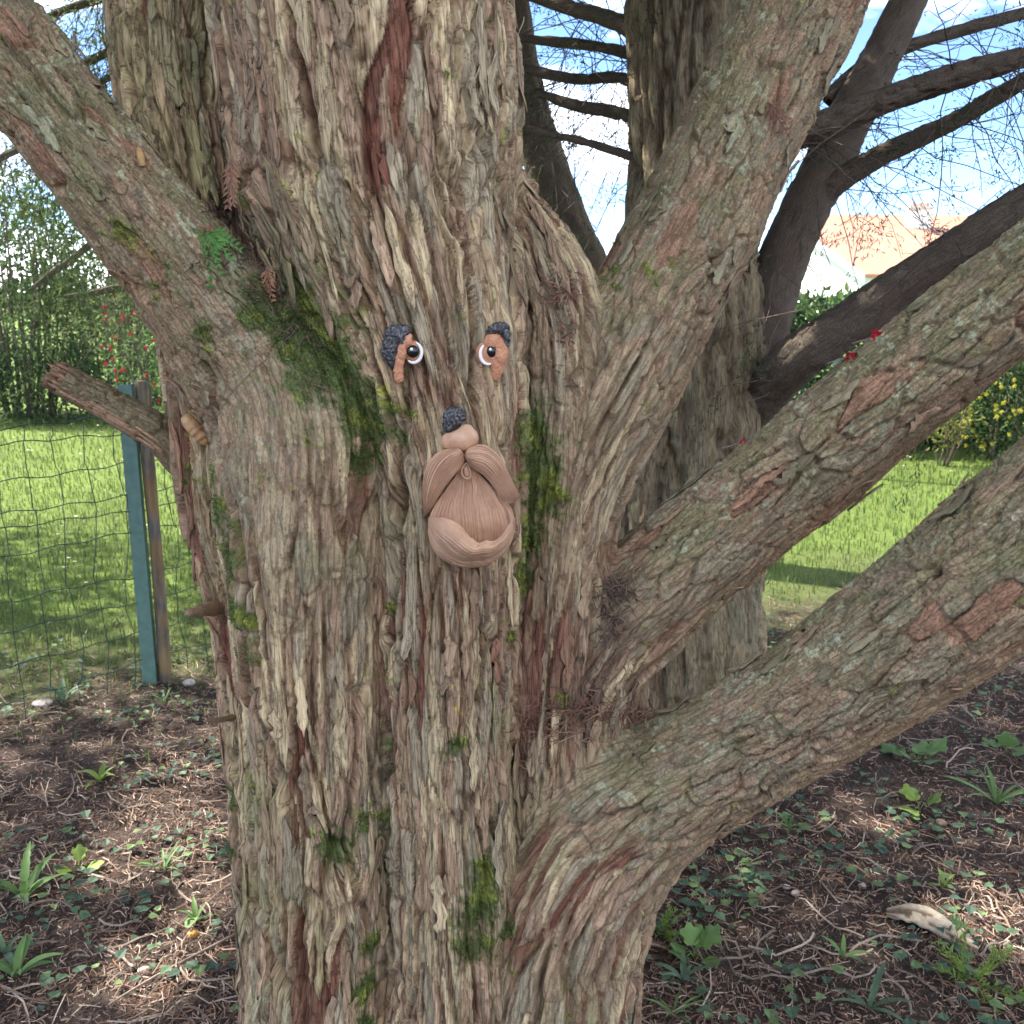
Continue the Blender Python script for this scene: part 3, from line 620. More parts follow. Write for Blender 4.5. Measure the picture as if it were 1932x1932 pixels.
def weed(u, v, kind, n, size, col, label, group=None):
    g0 = onground(u, v); g0[2] = float(ground_z(g0[0], g0[1])); o = empty('weed', g0); tag(o, label, 'weed', group)
    for k in range(n):
        a_ = 2*math.pi*k/n + random.uniform(-.4, .4); L_ = size*random.uniform(.65, 1.15); tilt = random.uniform(.1, .9)
        if kind == 'rosette': V_, F_ = leaf_strip(L_, L_*.22, .5)
        elif kind == 'toothed': V_, F_ = leaf_strip(L_, L_*.19, .45, 12, .3)
        elif kind == 'round': V_, F_ = lobed_round(L_*.38); V_ = V_ + np.array([L_*.35, 0, 0])
        else: V_, F_ = leaf_strip(L_, L_*.10, .3)
        R_ = Matrix.Rotation(a_, 3, 'Z') @ Matrix.Rotation(-tilt, 3, 'Y'); V_ = V_ @ np.array(R_).T + np.array([0, 0, .004]) + g0
        cc = np.array(col)*random.uniform(.75, 1.3)
        me = npmesh('leaf', V_, F_, M_LEAF, np.tile(cc, (len(V_), 1))); link('leaf', me, o)
        if kind == 'round':
            s_ = MB(); e_ = V_[0]; s_.tube(spline([g0, g0*.5 + e_*.5 + [0, 0, .012], e_], 5), [.0016, .0014, .0013, .0012, .001], 5, col=np.array(col)*.8); s_.build('stalk', M_STEM, o)
    if kind == 'feather':
        pass
    return o
LG = (.135,.23,.07); BG = (.11,.175,.10); YG = (.21,.30,.06)
weed(45, 1700, 'toothed', 9, .14, LG, 'large pale rosette of long toothed leaves with brown dead centre')
weed(30, 1845, 'rosette', 9, .10, LG, 'bushy rosette of small spoon leaves below the large toothed rosette')
weed(10, 1800, 'rosette', 6, .08, BG, 'little spoon-leaved rosette touching the bushy rosette')
weed(190, 1480, 'rosette', 7, .09, YG, 'bright yellow-green young rosette alone among dark ivy')
weed(310, 1640, 'thin', 9, .085, LG, 'small narrow-leaved tuft in a sunlit patch of litter')
weed(370, 1740, 'rosette', 7, .065, LG, 'tiny round rosette beside the orange nut')
weed(150, 1640, 'round', 3, .06, YG, 'pair of light round leaves near the large toothed rosette')
weed(310, 1330, 'thin', 7, .09, LG, 'thin tuft beside the foot of the fence post')
weed(120, 1330, 'rosette', 8, .09, BG, 'broad-leaved seedling under the fence wires')
weed(1410, 1660, 'rosette', 5, .085, BG, 'grey-green rosette of five long leaves on bare soil')
weed(1310, 1800, 'round', 6, .085, LG, 'cranesbill with lobed round leaves close to the trunk base')
weed(1290, 1850, 'rosette', 8, .075, BG, 'dusty sprawling rosette in front of the cranesbill')
weed(1270, 1915, 'thin', 9, .08, LG, 'upright thin-leaved weed at the foot of the trunk')
weed(1590, 1815, 'rosette', 5, .08, LG, 'small leaning seedling with glossy leaves by the rotten wood')
weed(1640, 1905, 'toothed', 6, .10, BG, 'low toothed weed in front of the rotten wood')
weed(1730, 1440, 'round', 6, .11, LG, 'clump of bright lobed leaves near the heavy limb')
weed(1735, 1530, 'round', 3, .11, YG, 'three yellowing lobed leaves beside a dead leaf')
weed(1880, 1520, 'thin', 12, .16, LG, 'spreading tuft of narrow pale leaves on open soil')
weed(1490, 1560, 'rosette', 6, .07, LG, 'fresh green seedling just under the heavy limb')
weed(1780, 1680, 'rosette', 5, .055, YG, 'tiny bright seedling between ivy and rotten wood')
weed(1900, 1420, 'round', 5, .10, LG, 'lobed clump beyond the narrow-leaved tuft')
def feathery(u, v, size, label):
    g0 = onground(u, v); o = empty('weed', g0); tag(o, label, 'weed')
    for k in range(13):
        a_ = random.uniform(0, 6.28); tl = random.uniform(.3, 1.2); L_ = size*random.uniform(.6, 1.1); d_ = np.array([math.cos(a_)*math.cos(tl), math.sin(a_)*math.cos(tl), math.sin(tl)])
        s_ = MB(); P_ = np.array([g0 + d_*L_*x - np.array([0, 0, .35*L_*x*x*math.cos(tl)]) for x in np.linspace(0, 1, 7)]); s_.tube(P_, np.linspace(.0014, .0006, 7), 4, col=LG)
        q = np.repeat(P_[1:], 4, 0); dd = rdir(len(q))*.7 + d_; V_, F_ = leaf_cards(q, dd, rdir(len(q)), size*.16, size*.035); s_.add(V_, None, F_, np.array(YG)*.9); s_.build('frond', M_LEAF, o)
feathery(1830, 1860, .15, 'feathery light green weed with finely cut fronds'); feathery(1250, 1760, .09, 'little feathery sprout against the trunk base')
# ---- stones, nut, dead leaf, rotten wood
def stone(u, v, r, col, name, label, cat, group=None, sq=.7):
    g0 = onground(u, v); g0[2] = float(ground_z(g0[0], g0[1])); b_ = bmesh.new(); bmesh.ops.create_icosphere(b_, subdivisions=3, radius=1)
    V_ = np.array([w_.co for w_ in b_.verts]); F_ = np.array([[q.index for q in f.verts] for f in b_.faces]); b_.free()
    nn = 1 + .22*n3(V_[:, 0]*1.3 + u, V_[:, 1]*1.3, V_[:, 2]*1.3, int(u)) + .06*n3(V_[:, 0]*4 + u, V_[:, 1]*4, V_[:, 2]*4, int(v))
    V_ = V_*nn[:, None]*np.array([1, .85, sq])*r + np.array([0, 0, r*sq*.55]) + g0
    o = link(name, npmesh(name, V_, F_, M_STEM, np.tile(col, (len(V_), 1)))); tag(o, label, cat, group); return o
stone(272, 1832, .013, (.55,.45,.36), 'stone', 'pale pinkish stone on dark soil left of the trunk', 'stone')
stone(366, 1768, .014, (.42,.22,.07), 'nut', 'round orange-brown nut in a sunlit patch', 'nut', sq=.95)
stone(1500, 1685, .011, (.45,.38,.33), 'stone', 'light pebble on soil under the heavy limb', 'stone', 'pebbles under the heavy limb')
stone(1627, 1675, .011, (.45,.38,.33), 'stone', 'light pebble on soil under the heavy limb', 'stone', 'pebbles under the heavy limb')
stone(1484, 1672, .009, (.6,.56,.5), 'stone', 'light pebble on soil under the heavy limb', 'stone', 'pebbles under the heavy limb')
stone(1775, 1556, .015, (.36,.25,.17), 'stone', 'brownish rounded stone beside lobed leaves', 'stone')
stone(80, 1332, .035, (.38,.34,.32), 'stone', 'flat grey stone under the fence wires', 'stone', sq=.35)
stone(356, 1290, .022, (.5,.45,.42), 'stone', 'whitish stone at the foot of the fence stake', 'stone', sq=.6)
p0 = onground(1672, 1735); p1 = onground(1845, 1800); wb_ = MB(); Pw = spline([p0 + [0, 0, .02], p0*.55 + p1*.45 + [0, .02, .03], p1 + [0, 0, .012]], 40)
wb_.tube(Pw, .026*np.sin(np.linspace(.25, 2.9, 40))**.6, 18); Vw = np.concatenate(wb_.V); aw = np.concatenate([np.tile(np.arange(18), 40), [0, 0]]); lw_ = np.concatenate([np.repeat(np.arange(40), 18), [0, 39]]); nw = n2(aw/1.6, lw_/9., 5) + .5*n2(aw/1.0, lw_/4., 6)
cw = np.repeat(Pw, 18, 0); cw = np.vstack([cw, Pw[:1], Pw[-1:]]); Vw = cw + (Vw - cw)*(1 + .35*nw)[:, None]*np.array([1, 1, .6])
wb_.V = [Vw]; wb_.C = [np.where((nw > -.1)[:, None], np.array((.46,.38,.28)), np.array((.16,.11,.075)))]
rw = wb_.build('rotten_wood', M_STEM); tag(rw, 'crumbling pale piece of rotten wood lying on the soil', 'wood')
p0 = onground(0, 1838); p1 = onground(250, 1830); p2 = onground(455, 1765)
tw = MB(); tw.tube(spline([onground(205, 1905) + [0, 0, .012], onground(300, 1852) + [0, 0, .018], p2 + [0, 0, .012]], 16), np.linspace(.0025, .0036, 16), 6, col=(.27,.21,.17)); tag(tw.build('fallen_stick', M_STEM), 'long thin stick lying on soil and pointing at the trunk', 'stick')
# ================================================================== house
def bricks_mat(name, c1, c2, sx, sy, rough=.8):
    m = newmat(name); t = NT(m); co = t.n('ShaderNodeTexCoord').outputs['Object']
    b_ = t.n('ShaderNodeTexNoise', {'Vector': co, 'Scale': 1.5, 'Detail': 5}).outputs['Fac']
    w_ = t.n('ShaderNodeTexWave', {'Vector': co, 'Scale': sx, 'Distortion': .4}, bands_direction='Z').outputs['Fac']
    c_ = t.mix(t.math('MULTIPLY', w_, .35), t.ramp(b_, [(.3, c1), (.7, c2)]), (c1[0]*.5, c1[1]*.5, c1[2]*.5, 1))
    t.out(t.n('ShaderNodeBsdfPrincipled', {'Base Color': c_, 'Roughness': rough}).outputs[0]); return m
def plain(name, c_, rough=.7, nz=.08, sc=8):
    m = newmat(name); t = NT(m); co = t.n('ShaderNodeTexCoord').outputs['Object']
    f_ = t.n('ShaderNodeTexNoise', {'Vector': co, 'Scale': sc, 'Detail': 5}).outputs['Fac']
    t.out(t.n('ShaderNodeBsdfPrincipled', {'Base Color': t.ramp(f_, [(.3, tuple(x*(1 - nz) for x in c_)), (.7, tuple(x*(1 + nz) for x in c_))]), 'Roughness': rough}).outputs[0]); return m
M_TILE = bricks_mat('roof_tile', (.42,.20,.13), (.52,.27,.18), 9.0, 4); M_WALL = plain('white_render', (.78,.77,.74)); M_FASC = plain('grey_fascia', (.52,.54,.56)); M_CONC = plain('concrete', (.6,.57,.52))
house = empty('house', (16, 44, 0)); tag(house, 'white walled house with pale terracotta roof and chimney beyond the hedge', 'house')
def prism(name, poly, depth, mat, parent):     # poly: 3-D outline of the front, depth: vector
    P = np.array(poly, float); n = len(P); D = np.array(depth, float); V_ = np.vstack([P, P + D]); b_ = bmesh.new(); vs = [b_.verts.new(x) for x in V_]
    b_.faces.new(vs[:n]); b_.faces.new(vs[n:][::-1])
    for k in range(n): b_.faces.new([vs[k], vs[n + k], vs[n + (k + 1) % n], vs[(k + 1) % n]])
    bmesh.ops.recalc_face_normals(b_, faces=b_.faces); me = bpy.data.meshes.new(name); b_.to_mesh(me); b_.free(); me.materials.append(mat); return link(name, me, parent)
ang = math.radians(14); RD = np.array([math.cos(ang), math.sin(ang), 0]); WD = np.array([math.sin(ang), -math.cos(ang), 0])    # ridge direction, direction down the near slope
A0 = np.array([13.0, 45.0, 0]); HR, HE, HWID = 4.15, 2.0, 5.4
def hp(a, b, z): return A0 + RD*a + WD*b + np.array([0, 0, z])
prism('wall', [hp(0, -HWID + .3, -.5), hp(0, HWID - .3, -.5), hp(0, HWID - .3, HE - .02), hp(0, 0, HR - .16), hp(0, -HWID + .3, HE - .02)], RD*16, M_WALL, house)
for sgn in (1, -1):
    prism('roof', [hp(-.5, 0, HR), hp(-.5, sgn*HWID, HE - .02), hp(-.5, sgn*HWID, HE + .12), hp(-.5, 0, HR + .15)], RD*17, M_TILE, house)
    prism('fascia', [hp(-.56, 0, HR - .12), hp(-.56, sgn*(HWID + .05), HE - .22), hp(-.56, sgn*(HWID + .05), HE + .1), hp(-.56, 0, HR + .14)], RD*.055, M_FASC, house)
# taller main range behind, its ridge rising above the wing
def mp_(x, y, z): return np.array([x, y, z])
prism('wall', [mp_(14.6, 44.2, -.5), mp_(14.6, 53, -.5), mp_(14.6, 53, 2.5), mp_(14.6, 48.7, 4.75), mp_(14.6, 44.2, 2.5)], (29, 1.5, 0), M_WALL, house)
for y1, sg in ((43.6, 1), (53.6, -1)):
    prism('roof', [mp_(14.2, 48.7, 4.85), mp_(14.2, y1, 2.25), mp_(14.2, y1, 2.4), mp_(14.2, 48.7, 5.02)], (30, 1.5, 0), M_TILE, house)
ch = MB(); cx_, cz_ = at(1733, 408, 46.5)[0][0], 4.0
ch.box((cx_, 46.5, 4.3), (.95, .6, 1.6), .1); cho = ch.build('chimney', M_WALL, house, False)
c2_ = MB(); c2_.box((cx_, 46.5, 5.14), (1.15, .8, .09), .1); c2_.build('cap', M_CONC, cho, False)
for k in (-.3, .0, .3):
    c3 = MB(); c3.box((cx_ + k, 46.5, 5.27), (.14, .3, .16), .1); c3.build('pot', M_TILE, cho, False)
# ================================================================== wire fence
M_PAINT = plain('green_paint', (.100,.185,.150), .55, .2, 30); M_WIRE = plain('green_wire', (.012,.040,.030), .4); 
ms = newmat('weathered_stake'); t = NT(ms); co = t.n('ShaderNodeTexCoord').outputs['Object']
f_ = t.n('ShaderNodeTexNoise', {'Vector': t.n('ShaderNodeMapping', {'Vector': co, 'Scale': (60, 60, 7)}).outputs[0], 'Scale': 1, 'Detail': 5}).outputs['Fac']
g_f = t.n('ShaderNodeTexNoise', {'Vector': co, 'Scale': 9, 'Detail': 3}).outputs['Fac']
c_ = t.mix(t.ramp(g_f, [(.42, (0,)*3), (.6, (1,)*3)]), t.ramp(f_, [(.3, (.05,.045,.04)), (.7, (.20,.17,.14))]), t.ramp(f_, [(.3, (.15,.09,.045)), (.7, (.27,.19,.09))]))
t.out(t.n('ShaderNodeBsdfPrincipled', {'Base Color': c_, 'Roughness': .9, 'Normal': t.n('ShaderNodeBump', {'Height': f_, 'Distance': .004}).outputs[0]}).outputs[0]); M_STAKE = ms
FB = np.array([-1.415, 3.62, 0]); FD = np.array([.674, .739, 0])
fence = empty('wire_fence', FB); tag(fence, 'green welded wire mesh fence crossing behind the trees', 'fence')
def fpt(k, z): return FB + FD*k + np.array([0, 0, z])
def angle_post(k, h, stake):
    b_ = bmesh.new(); p = fpt(k, 0); w_, th = .052, .004
    prof = [(-w_/2, 0), (w_/2, 0), (w_/2, .045), (w_/2 - th, .045), (w_/2 - th, th), (-w_/2, th)]
    rot = .12
    vs = []
    for z in (-.25, h):
        vs.append([b_.verts.new((p[0] + x*math.cos(rot) - y*math.sin(rot) + .0*z, p[1] + x*math.sin(rot) + y*math.cos(rot) - .02, z)) for x, y in prof])
    n = len(prof); b_.faces.new(vs[0]); b_.faces.new(vs[1][::-1])
    for q in range(n): b_.faces.new([vs[0][q], vs[1][q], vs[1][(q + 1) % n], vs[0][(q + 1) % n]])
    bmesh.ops.recalc_face_normals(b_, faces=b_.faces); me = bpy.data.meshes.new('post'); b_.to_mesh(me); b_.free(); me.materials.append(M_PAINT); link('post', me, fence)
    if stake:
        s_ = MB(); zz = np.linspace(-.25, h + .01, 26); P = np.stack([p[0] + .048 + .004*np.sin(zz*4) + .004*zz, np.full(26, p[1] + .02), zz], -1)
        s_.tube(P, .0235 + .0012*np.sin(zz*9), 12); o = s_.build('stake', M_STAKE, fence); o['label'] = 'weathered wooden stake tied beside the green post'
angle_post(0, 1.165, True)
for k in (3.0, 6.0, 9.0): angle_post(k, 1.13, False)
ROWS = [1.035, 1.0, .885, .755, .705, .60, .455, .33, .21, .09]
ks = np.arange(-2.4, 11.5, .05); 
for ri, z in enumerate(ROWS):
    b_ = MB(); dz = .006*np.sin(ks/.1*math.pi + ri) + .008*n2(ks/.25, ks*0 + ri, 400) + .018*n2(ks/1.3, ks*0 + 3*ri, 401)
    b_.tube(np.array([fpt(k, z + q) for k, q in zip(ks, dz)]), .0020 if ri else .0024, 4, False); b_.build('wire', M_WIRE, fence)
zz = np.array([1.035] + [z + d_ for z in ROWS[1:] for d_ in (.01, -.01)] + [.0])
for k in np.arange(-2.35, 11.4, .104):
    b_ = MB(); off = np.cumsum(RNG.normal(0, .006, len(zz))); off -= np.linspace(off[0], off[-1], len(off)); off += .014*np.sin(zz*13 + k*7)*(RNG.random() < .4)
    b_.tube(np.array([fpt(k + q, z) for q, z in zip(off, zz)]), .0019, 4, False); b_.build('wire', M_WIRE, fence)
# ================================================================== other trees
def bark_tube(rows, ns, nth, seed, name, parent, cm=(1, 1, 1), amp=1.0, top=None, bottom=None, tint=(.24,.235,.17), ta=.35, bsel=None, scale=1.0):
    pts = []
    for (u, v, r, Y_) in rows: p, t_ = at(u, v, Y_); pts.append([*p, r*t_/FPX])
    if top: pts = top + pts
    if bottom: pts = pts + bottom
    Q = spline(pts, ns); P = Q[:, :3]; R_ = Q[:, 3]; T = np.gradient(P, axis=0); T /= np.linalg.norm(T, axis=1)[:, None]
    e1 = np.array([0, -1., .0]) - T*(-T[:, 1:2]); e1 /= np.linalg.norm(e1, axis=1)[:, None]; e2 = np.cross(T, e1)
    th = np.linspace(-math.pi, math.pi, nth, endpoint=False); arc = np.concatenate([[0], np.cumsum(np.linalg.norm(np.diff(P, axis=0), axis=1))])
    A = (np.tile(th, ns)*np.median(R_)).astype(np.float32); S_ = np.repeat(arc, nth).astype(np.float32)
    N_ = (np.cos(th)[None, :, None]*e1[:, None] + np.sin(th)[None, :, None]*e2[:, None]).reshape(-1, 3)
    b = np.full(len(A), 1.0 if bsel is None else bsel, np.float32); base = np.repeat(P, nth, 0) + N_*np.repeat(R_, nth)[:, None]
    dd, cc = bark(base, A/scale, S_/scale, b, seed, 0, np.full(len(A), .35, np.float32), None)
    V_ = base + N_*(dd*amp*scale)[:, None]; cc = (cc*(1 - ta) + np.array(tint)*ta)*np.array(cm)
    i_, j_ = np.meshgrid(np.arange(ns - 1), np.arange(nth), indexing='ij'); j2 = (j_ + 1) % nth
    F_ = np.stack([i_*nth + j_, i_*nth + j2, (i_ + 1)*nth + j2, (i_ + 1)*nth + j_], -1).reshape(-1, 4)
    bk_ = np.stack([A, S_, np.full(len(A), seed*1.7)], -1)
    o = link(name, npmesh(name, V_, F_, M_BARK, cc, True, {'bk': bk_, 'bt': b, 'moss': b*0}), parent); return o, Q
gray = (.62, .60, .60)
tree2 = empty('cypress_tree', (.62, 3.4, 0)); tag(tree2, 'grey-barked cypress standing behind the face tree with long bare boughs', 'tree', 'cypresses in the row')
bark_tube([(1290,-420,88,3.45),(1292,-150,97,3.45),(1294,60,103,3.45),(1299,300,106,3.45),(1304,520,124,3.45),(1300,720,142,3.45),(1296,950,148,3.45),(1306,1180,132,3.45),(1312,1400,140,3.45),(1312,1560,170,3.45)], 330, 150, 611, 'trunk', tree2, (.70,.68,.66), 1.1, bsel=.0, scale=1.5, top=[[1.0,3.7,6.5,.07]])
BR = [  # boughs of the second tree: rows and taper
 [(1385,760,52,3.42),(1432,640,50,3.40),(1462,530,48,3.42),(1520,395,45,3.46),(1592,245,42,3.52),(1668,95,37,3.58),(1745,-70,33,3.65),(1830,-260,28,3.7)],
 [(1330,330,34,3.36),(1420,268,28,3.22),(1545,240,26,3.14),(1680,186,24,3.08),(1800,146,22,3.02),(1935,108,20,2.96),(2120,70,17,2.9)],
 [(1520,400,24,3.46),(1570,352,21,3.42),(1660,296,19,3.36),(1800,228,16,3.28),(1935,148,14,3.2),(2080,50,12,3.14)],
 [(1330,850,50,3.50),(1440,742,46,3.30),(1510,672,45,3.12),(1610,606,41,3.05),(1750,505,37,2.96),(1935,385,33,2.86),(2150,250,28,2.78)],
 [(1560,190,18,3.6),(1640,120,14,3.6),(1760,72,12,3.62),(1935,25,10,3.66),(2050,0,9,3.7)],
 [(1260,110,24,3.5),(1180,48,17,3.6),(1080,16,14,3.75),(960,-25,11,3.9)],
 [(1250,130,16,3.6),(1150,92,10,3.75),(980,72,8,3.95)],
 [(1270,300,20,3.5),(1195,222,13,3.6),(1090,200,11,3.75),(980,165,8,3.9)],
 [(1270,330,16,3.4),(1180,292,9,3.45),(1080,262,7,3.55),(980,240,6,3.7)],
 [(1260,200,16,3.5),(1180,150,10,3.7),(1080,148,9,3.8),(980,128,8,3.95)],
]
QB = []
for k, rows in enumerate(BR):
    rows = rows + [tuple(2.2*np.array(rows[-1]) - 1.2*np.array(rows[-2]))[:2] + (rows[-1][2]*.2, 2*rows[-1][3] - rows[-2][3])]
    big = k < 4; _, Q = bark_tube(rows, 150 if big else 50, 34 if big else 10, 640 + 13*k, 'bough', tree2, gray, .9 if big else .5, tint=(.17,.14,.125), ta=.6); QB.append(Q)
tree3 = empty('cypress_tree', (.35, 4.5, 0)); tag(tree3, 'slender curved cypress stem seen through the fork of the face tree', 'tree', 'cypresses in the row')
_, q3 = bark_tube([(980,30,22,4.5),(1000,180,30,4.5),(1018,270,37,4.5),(1048,370,42,4.5),(1082,455,42,4.5),(1112,530,44,4.5),(1130,680,50,4.5),(1130,900,55,4.5),(1120,1250,60,4.5)], 150, 40, 707, 'trunk', tree3, gray, 1, tint=(.17,.16,.11), ta=.5, top=[[-.2,4.6,4.2,.05]]); QB.append(q3)
# twigs and sprays
def twigs(Qs, per, name, parent, rng, Lr=(.25, .8), rad=.0022, col=(.10,.075,.06), spray=.4, sc=1.0, scol=(.045,.065,.03), down=.5, sub=3, nspray=26, wob=.16, sprd=.028, ls=1.0):
    tb_ = MB(); sp_, sdn = [], []
    for Q, m in zip(Qs, per):
        for _ in range(m):
            x = rng.uniform(.06, .97)*(len(Q) - 1); i_ = int(x); p = Q[i_, :3].copy(); tg = Q[min(i_ + 1, len(Q) - 1), :3] - Q[max(i_ - 1, 0), :3]; tg /= np.linalg.norm(tg) + 1e-9
            d_ = rng.normal(size=3)*.65 + tg*rng.uniform(.1, 1.2) + np.array([0, 0, -down*rng.uniform(0, 1.4)]); d_ /= np.linalg.norm(d_); Ln = rng.uniform(*Lr)
            pts = [p]
            for s_ in range(6):
                d_ = d_ + rng.normal(size=3)*wob + np.array([0, 0, -.16*down]); d_ /= np.linalg.norm(d_); pts.append(pts[-1] + d_*Ln/6)
            pts = np.array(pts); tb_.tube(pts, np.linspace(rad, rad*.5, 7), 3, False, col=np.array(col)*rng.uniform(.6, 1.4))
            ends = [(pts[-1], d_)]
            for _ in range(sub):
                q = pts[rng.integers(1, 7)]; e_ = d_*.6 + rng.normal(size=3)*.7; e_ /= np.linalg.norm(e_); l_ = Ln*rng.uniform(.15, .45)
                pp = [q]
                for s_ in range(3): e_ = e_ + rng.normal(size=3)*.2 + np.array([0, 0, -.06]); e_ /= np.linalg.norm(e_); pp.append(pp[-1] + e_*l_/3)
                tb_.tube(np.array(pp), np.linspace(rad*.6, rad*.4, 4), 3, False, col=np.array(col)*rng.uniform(.6, 1.4)); ends.append((pp[-1], e_))
            for q, e_ in ends:
                if rng.random() < spray:
                    n_ = int(nspray*rng.uniform(.5, 1.5)); o_ = rng.uniform(-.02, .12, (n_, 1))*sc*e_ + rng.normal(0, sprd*sc, (n_, 3)); sp_.append(q + o_); sdn.append(e_ + rng.normal(0, .6, (n_, 3)) + [0, 0, -.2])
    tb_.build('twigs', M_STEM, parent)['kind'] = 'stuff'
    if sp_:
        P = np.vstack(sp_); D = np.vstack(sdn); V_, F_ = leaf_cards(P, D, rdir(len(P), rng), rng.uniform(.02, .045, len(P))*sc*ls, rng.uniform(.004, .008, len(P))*sc*ls)
        cc = np.array(scol)*rng.uniform(.6, 1.5, (len(P), 1)); o = link('needle_sprays', npmesh('needle_sprays', V_, F_, M_FAR, np.repeat(cc, 5, 0), False), parent); o['kind'] = 'stuff'
twigs(QB, [22, 34, 30, 16, 26, 22, 20, 22, 20, 22, 6], 'twigs', tree2, np.random.default_rng(5), (.22, .7), .0024, spray=.30, sub=3, wob=.15, nspray=40, sprd=.016, ls=.6)
# shade-giving crowns above the frame
def crown(name, parent, n_cl, per, vol, rng, holes, leafL=.13, col=(.05,.085,.028)):
    P = []; D = []
    k = 0
    while k < n_cl:
        c_ = vol(rng)
        if c_ is None: continue
        k += 1; s_ = rng.uniform(.16, .34); n_ = int(per*rng.uniform(.6, 1.4)); o_ = rng.normal(0, 1, (n_, 3))*s_*np.array([1, 1, .55]); P.append(c_ + o_); D.append(o_ + np.array([0, 0, -.15]))
    P = np.vstack(P); D = np.vstack(D)
    ok = (P[:, 2] > 2.15 + np.maximum(P[:, 1], 0)*.335) | (np.abs(P[:, 0]) > .75*np.maximum(P[:, 1], 0) + .5)                       # stays above what the lens takes in
    for hx, hy, hr in holes:                                               # openings where the sun comes through
        s_ = P[:, 2]/SUN.z; q = (P[:, 0] - s_*SUN.x - hx)**2 + (P[:, 1] - s_*SUN.y - hy)**2; ok &= q > (hr + .07)**2
    P = P[ok]; D = D[ok]; V_, F_ = leaf_cards(P, D, rdir(len(P), rng), rng.uniform(.6, 1.3, len(P))*leafL, rng.uniform(.25, .5, len(P))*leafL)
    cc = np.array(col)*rng.uniform(.6, 1.5, (len(P), 1)); o = link(name, npmesh(name, V_, F_, M_LEAF, np.repeat(cc, 5, 0), False), parent); o['kind'] = 'stuff'; return o
HOLES = [(*onground(u, v)[:2], r) for u, v, r in ((350,1480,.10),(330,1590,.16),(230,1630,.07),(345,1790,.07),(310,1850,.09),(1915,1760,.10),(1925,1400,.07),(400,1400,.06),(1650,1560,.04),(420,1690,.06))]
_b = at(1505, 668, 3.0)[0]; _s = _b[2]/SUN.z; HOLES.append((_b[0] - _s*SUN.x, _b[1] - _s*SUN.y, .06))
_b = at(1065, 440, 4.4)[0]; _s = _b[2]/SUN.z; HOLES.append((_b[0] - _s*SUN.x, _b[1] - _s*SUN.y, .11))
rc = np.random.default_rng(21)
def vol1(r):
    a_ = r.uniform(0, 6.283); q = math.sqrt(r.random()); y = 3.5 + 2.5*q*math.sin(a_); z = r.uniform(2.4, 4.2) + .33*max(y - 1, 0); return np.array([-2.0 + 3.7*q*math.cos(a_), y, z])
TP = TREE_PTS[rc.choice(len(TREE_PTS), 4000)]; TP = TP[(np.abs(TP[:, 0]) < 1.1) & (TP[:, 2] < 2.3)]
def vol1b(r):                            # extra leaf clumps added along the sun's path to keep the trunk shaded
    if r.random() < .68: return vol1(r)
    q = TP[r.integers(len(TP))]; z = r.uniform(2.6, 4.6); s_ = (z - q[2])/SUN.z; return q + np.array([s_*SUN.x, s_*SUN.y, z - q[2]])
crown('crown', tree, 1350, 31, vol1b, rc, HOLES)
def vol2(r):
    a_ = r.uniform(0, 6.283); q = 2.3*math.sqrt(r.random()); y = 3.6 + q*math.sin(a_); z = r.uniform(2.8, 5.0) + .33*max(y - 2, 0); return np.array([.9 + q*math.cos(a_), y, z])
crown('crown', tree2, 420, 34, vol2, rc, HOLES)
shade_tree = empty('cypress_tree', (-6.3, 6.4, 0)); tag(shade_tree, 'unseen cypress added so that its crown shades the near lawn', 'tree', 'cypresses in the row')  # added tree, out of view, there only to shade the near lawn
tb5 = MB(); tb5.tube(np.array([[-6.3, 6.4, -.1], [-6.28, 6.42, 1.5], [-6.3, 6.4, 3.2], [-6.32, 6.4, 5.5]]), [.30, .22, .17, .06], 14, col=(.2,.16,.12)); tb5.build('trunk', M_STEM, shade_tree)
def vol5(r):
    a_ = r.uniform(0, 6.283); q = math.sqrt(r.random()); return np.array([-6.4 + 2.0*q*math.cos(a_), 6.5 + 1.5*q*math.sin(a_), r.uniform(2.4, 5.2)])
crown('crown', shade_tree, 330, 34, vol5, rc, [])
# ---- far conifer at the left, boughs hanging into view
tree4 = empty('conifer', (-1.5, 6.6, 0)); tag(tree4, 'drooping conifer beyond the fence with boughs hanging behind the mossy limb', 'tree')
_, q4 = bark_tube([(500,-700,50,6.6),(520,0,60,6.6),(530,500,66,6.6),(535,1140,75,6.6)], 60, 20, 731, 'trunk', tree4, gray, 1)
BL = [[(520,60,14,6.6),(330,70,10,6.3),(180,110,8,6.1),(90,200,5,6.0)], [(520,-60,14,6.6),(300,-30,10,6.4),(150,10,8,6.2),(20,60,5,6.1)], [(520,180,14,6.6),(300,110,9,6.3),(200,150,6,6.2),(150,190,5,6.2)],
      [(520,300,14,6.6),(280,260,10,5.8),(80,270,8,5.2),(-60,330,6,4.9)], [(520,420,12,6.6),(260,420,8,6.1),(120,500,6,5.9),(60,545,4,5.8)], [(520,520,12,6.6),(330,520,8,6.4),(200,548,6,6.2),(120,560,4,6.1)]]
Q4 = [bark_tube(r_, 40, 8, 760 + k, 'bough', tree4, gray, .5, ta=.6)[1] for k, r_ in enumerate(BL)]
twigs(Q4, [55, 60, 40, 46, 12, 14], 'twigs', tree4, np.random.default_rng(8), (.25, .8), .003, (.10,.08,.05), .8, 1.5, (.10,.14,.05), .8, 3, 16)
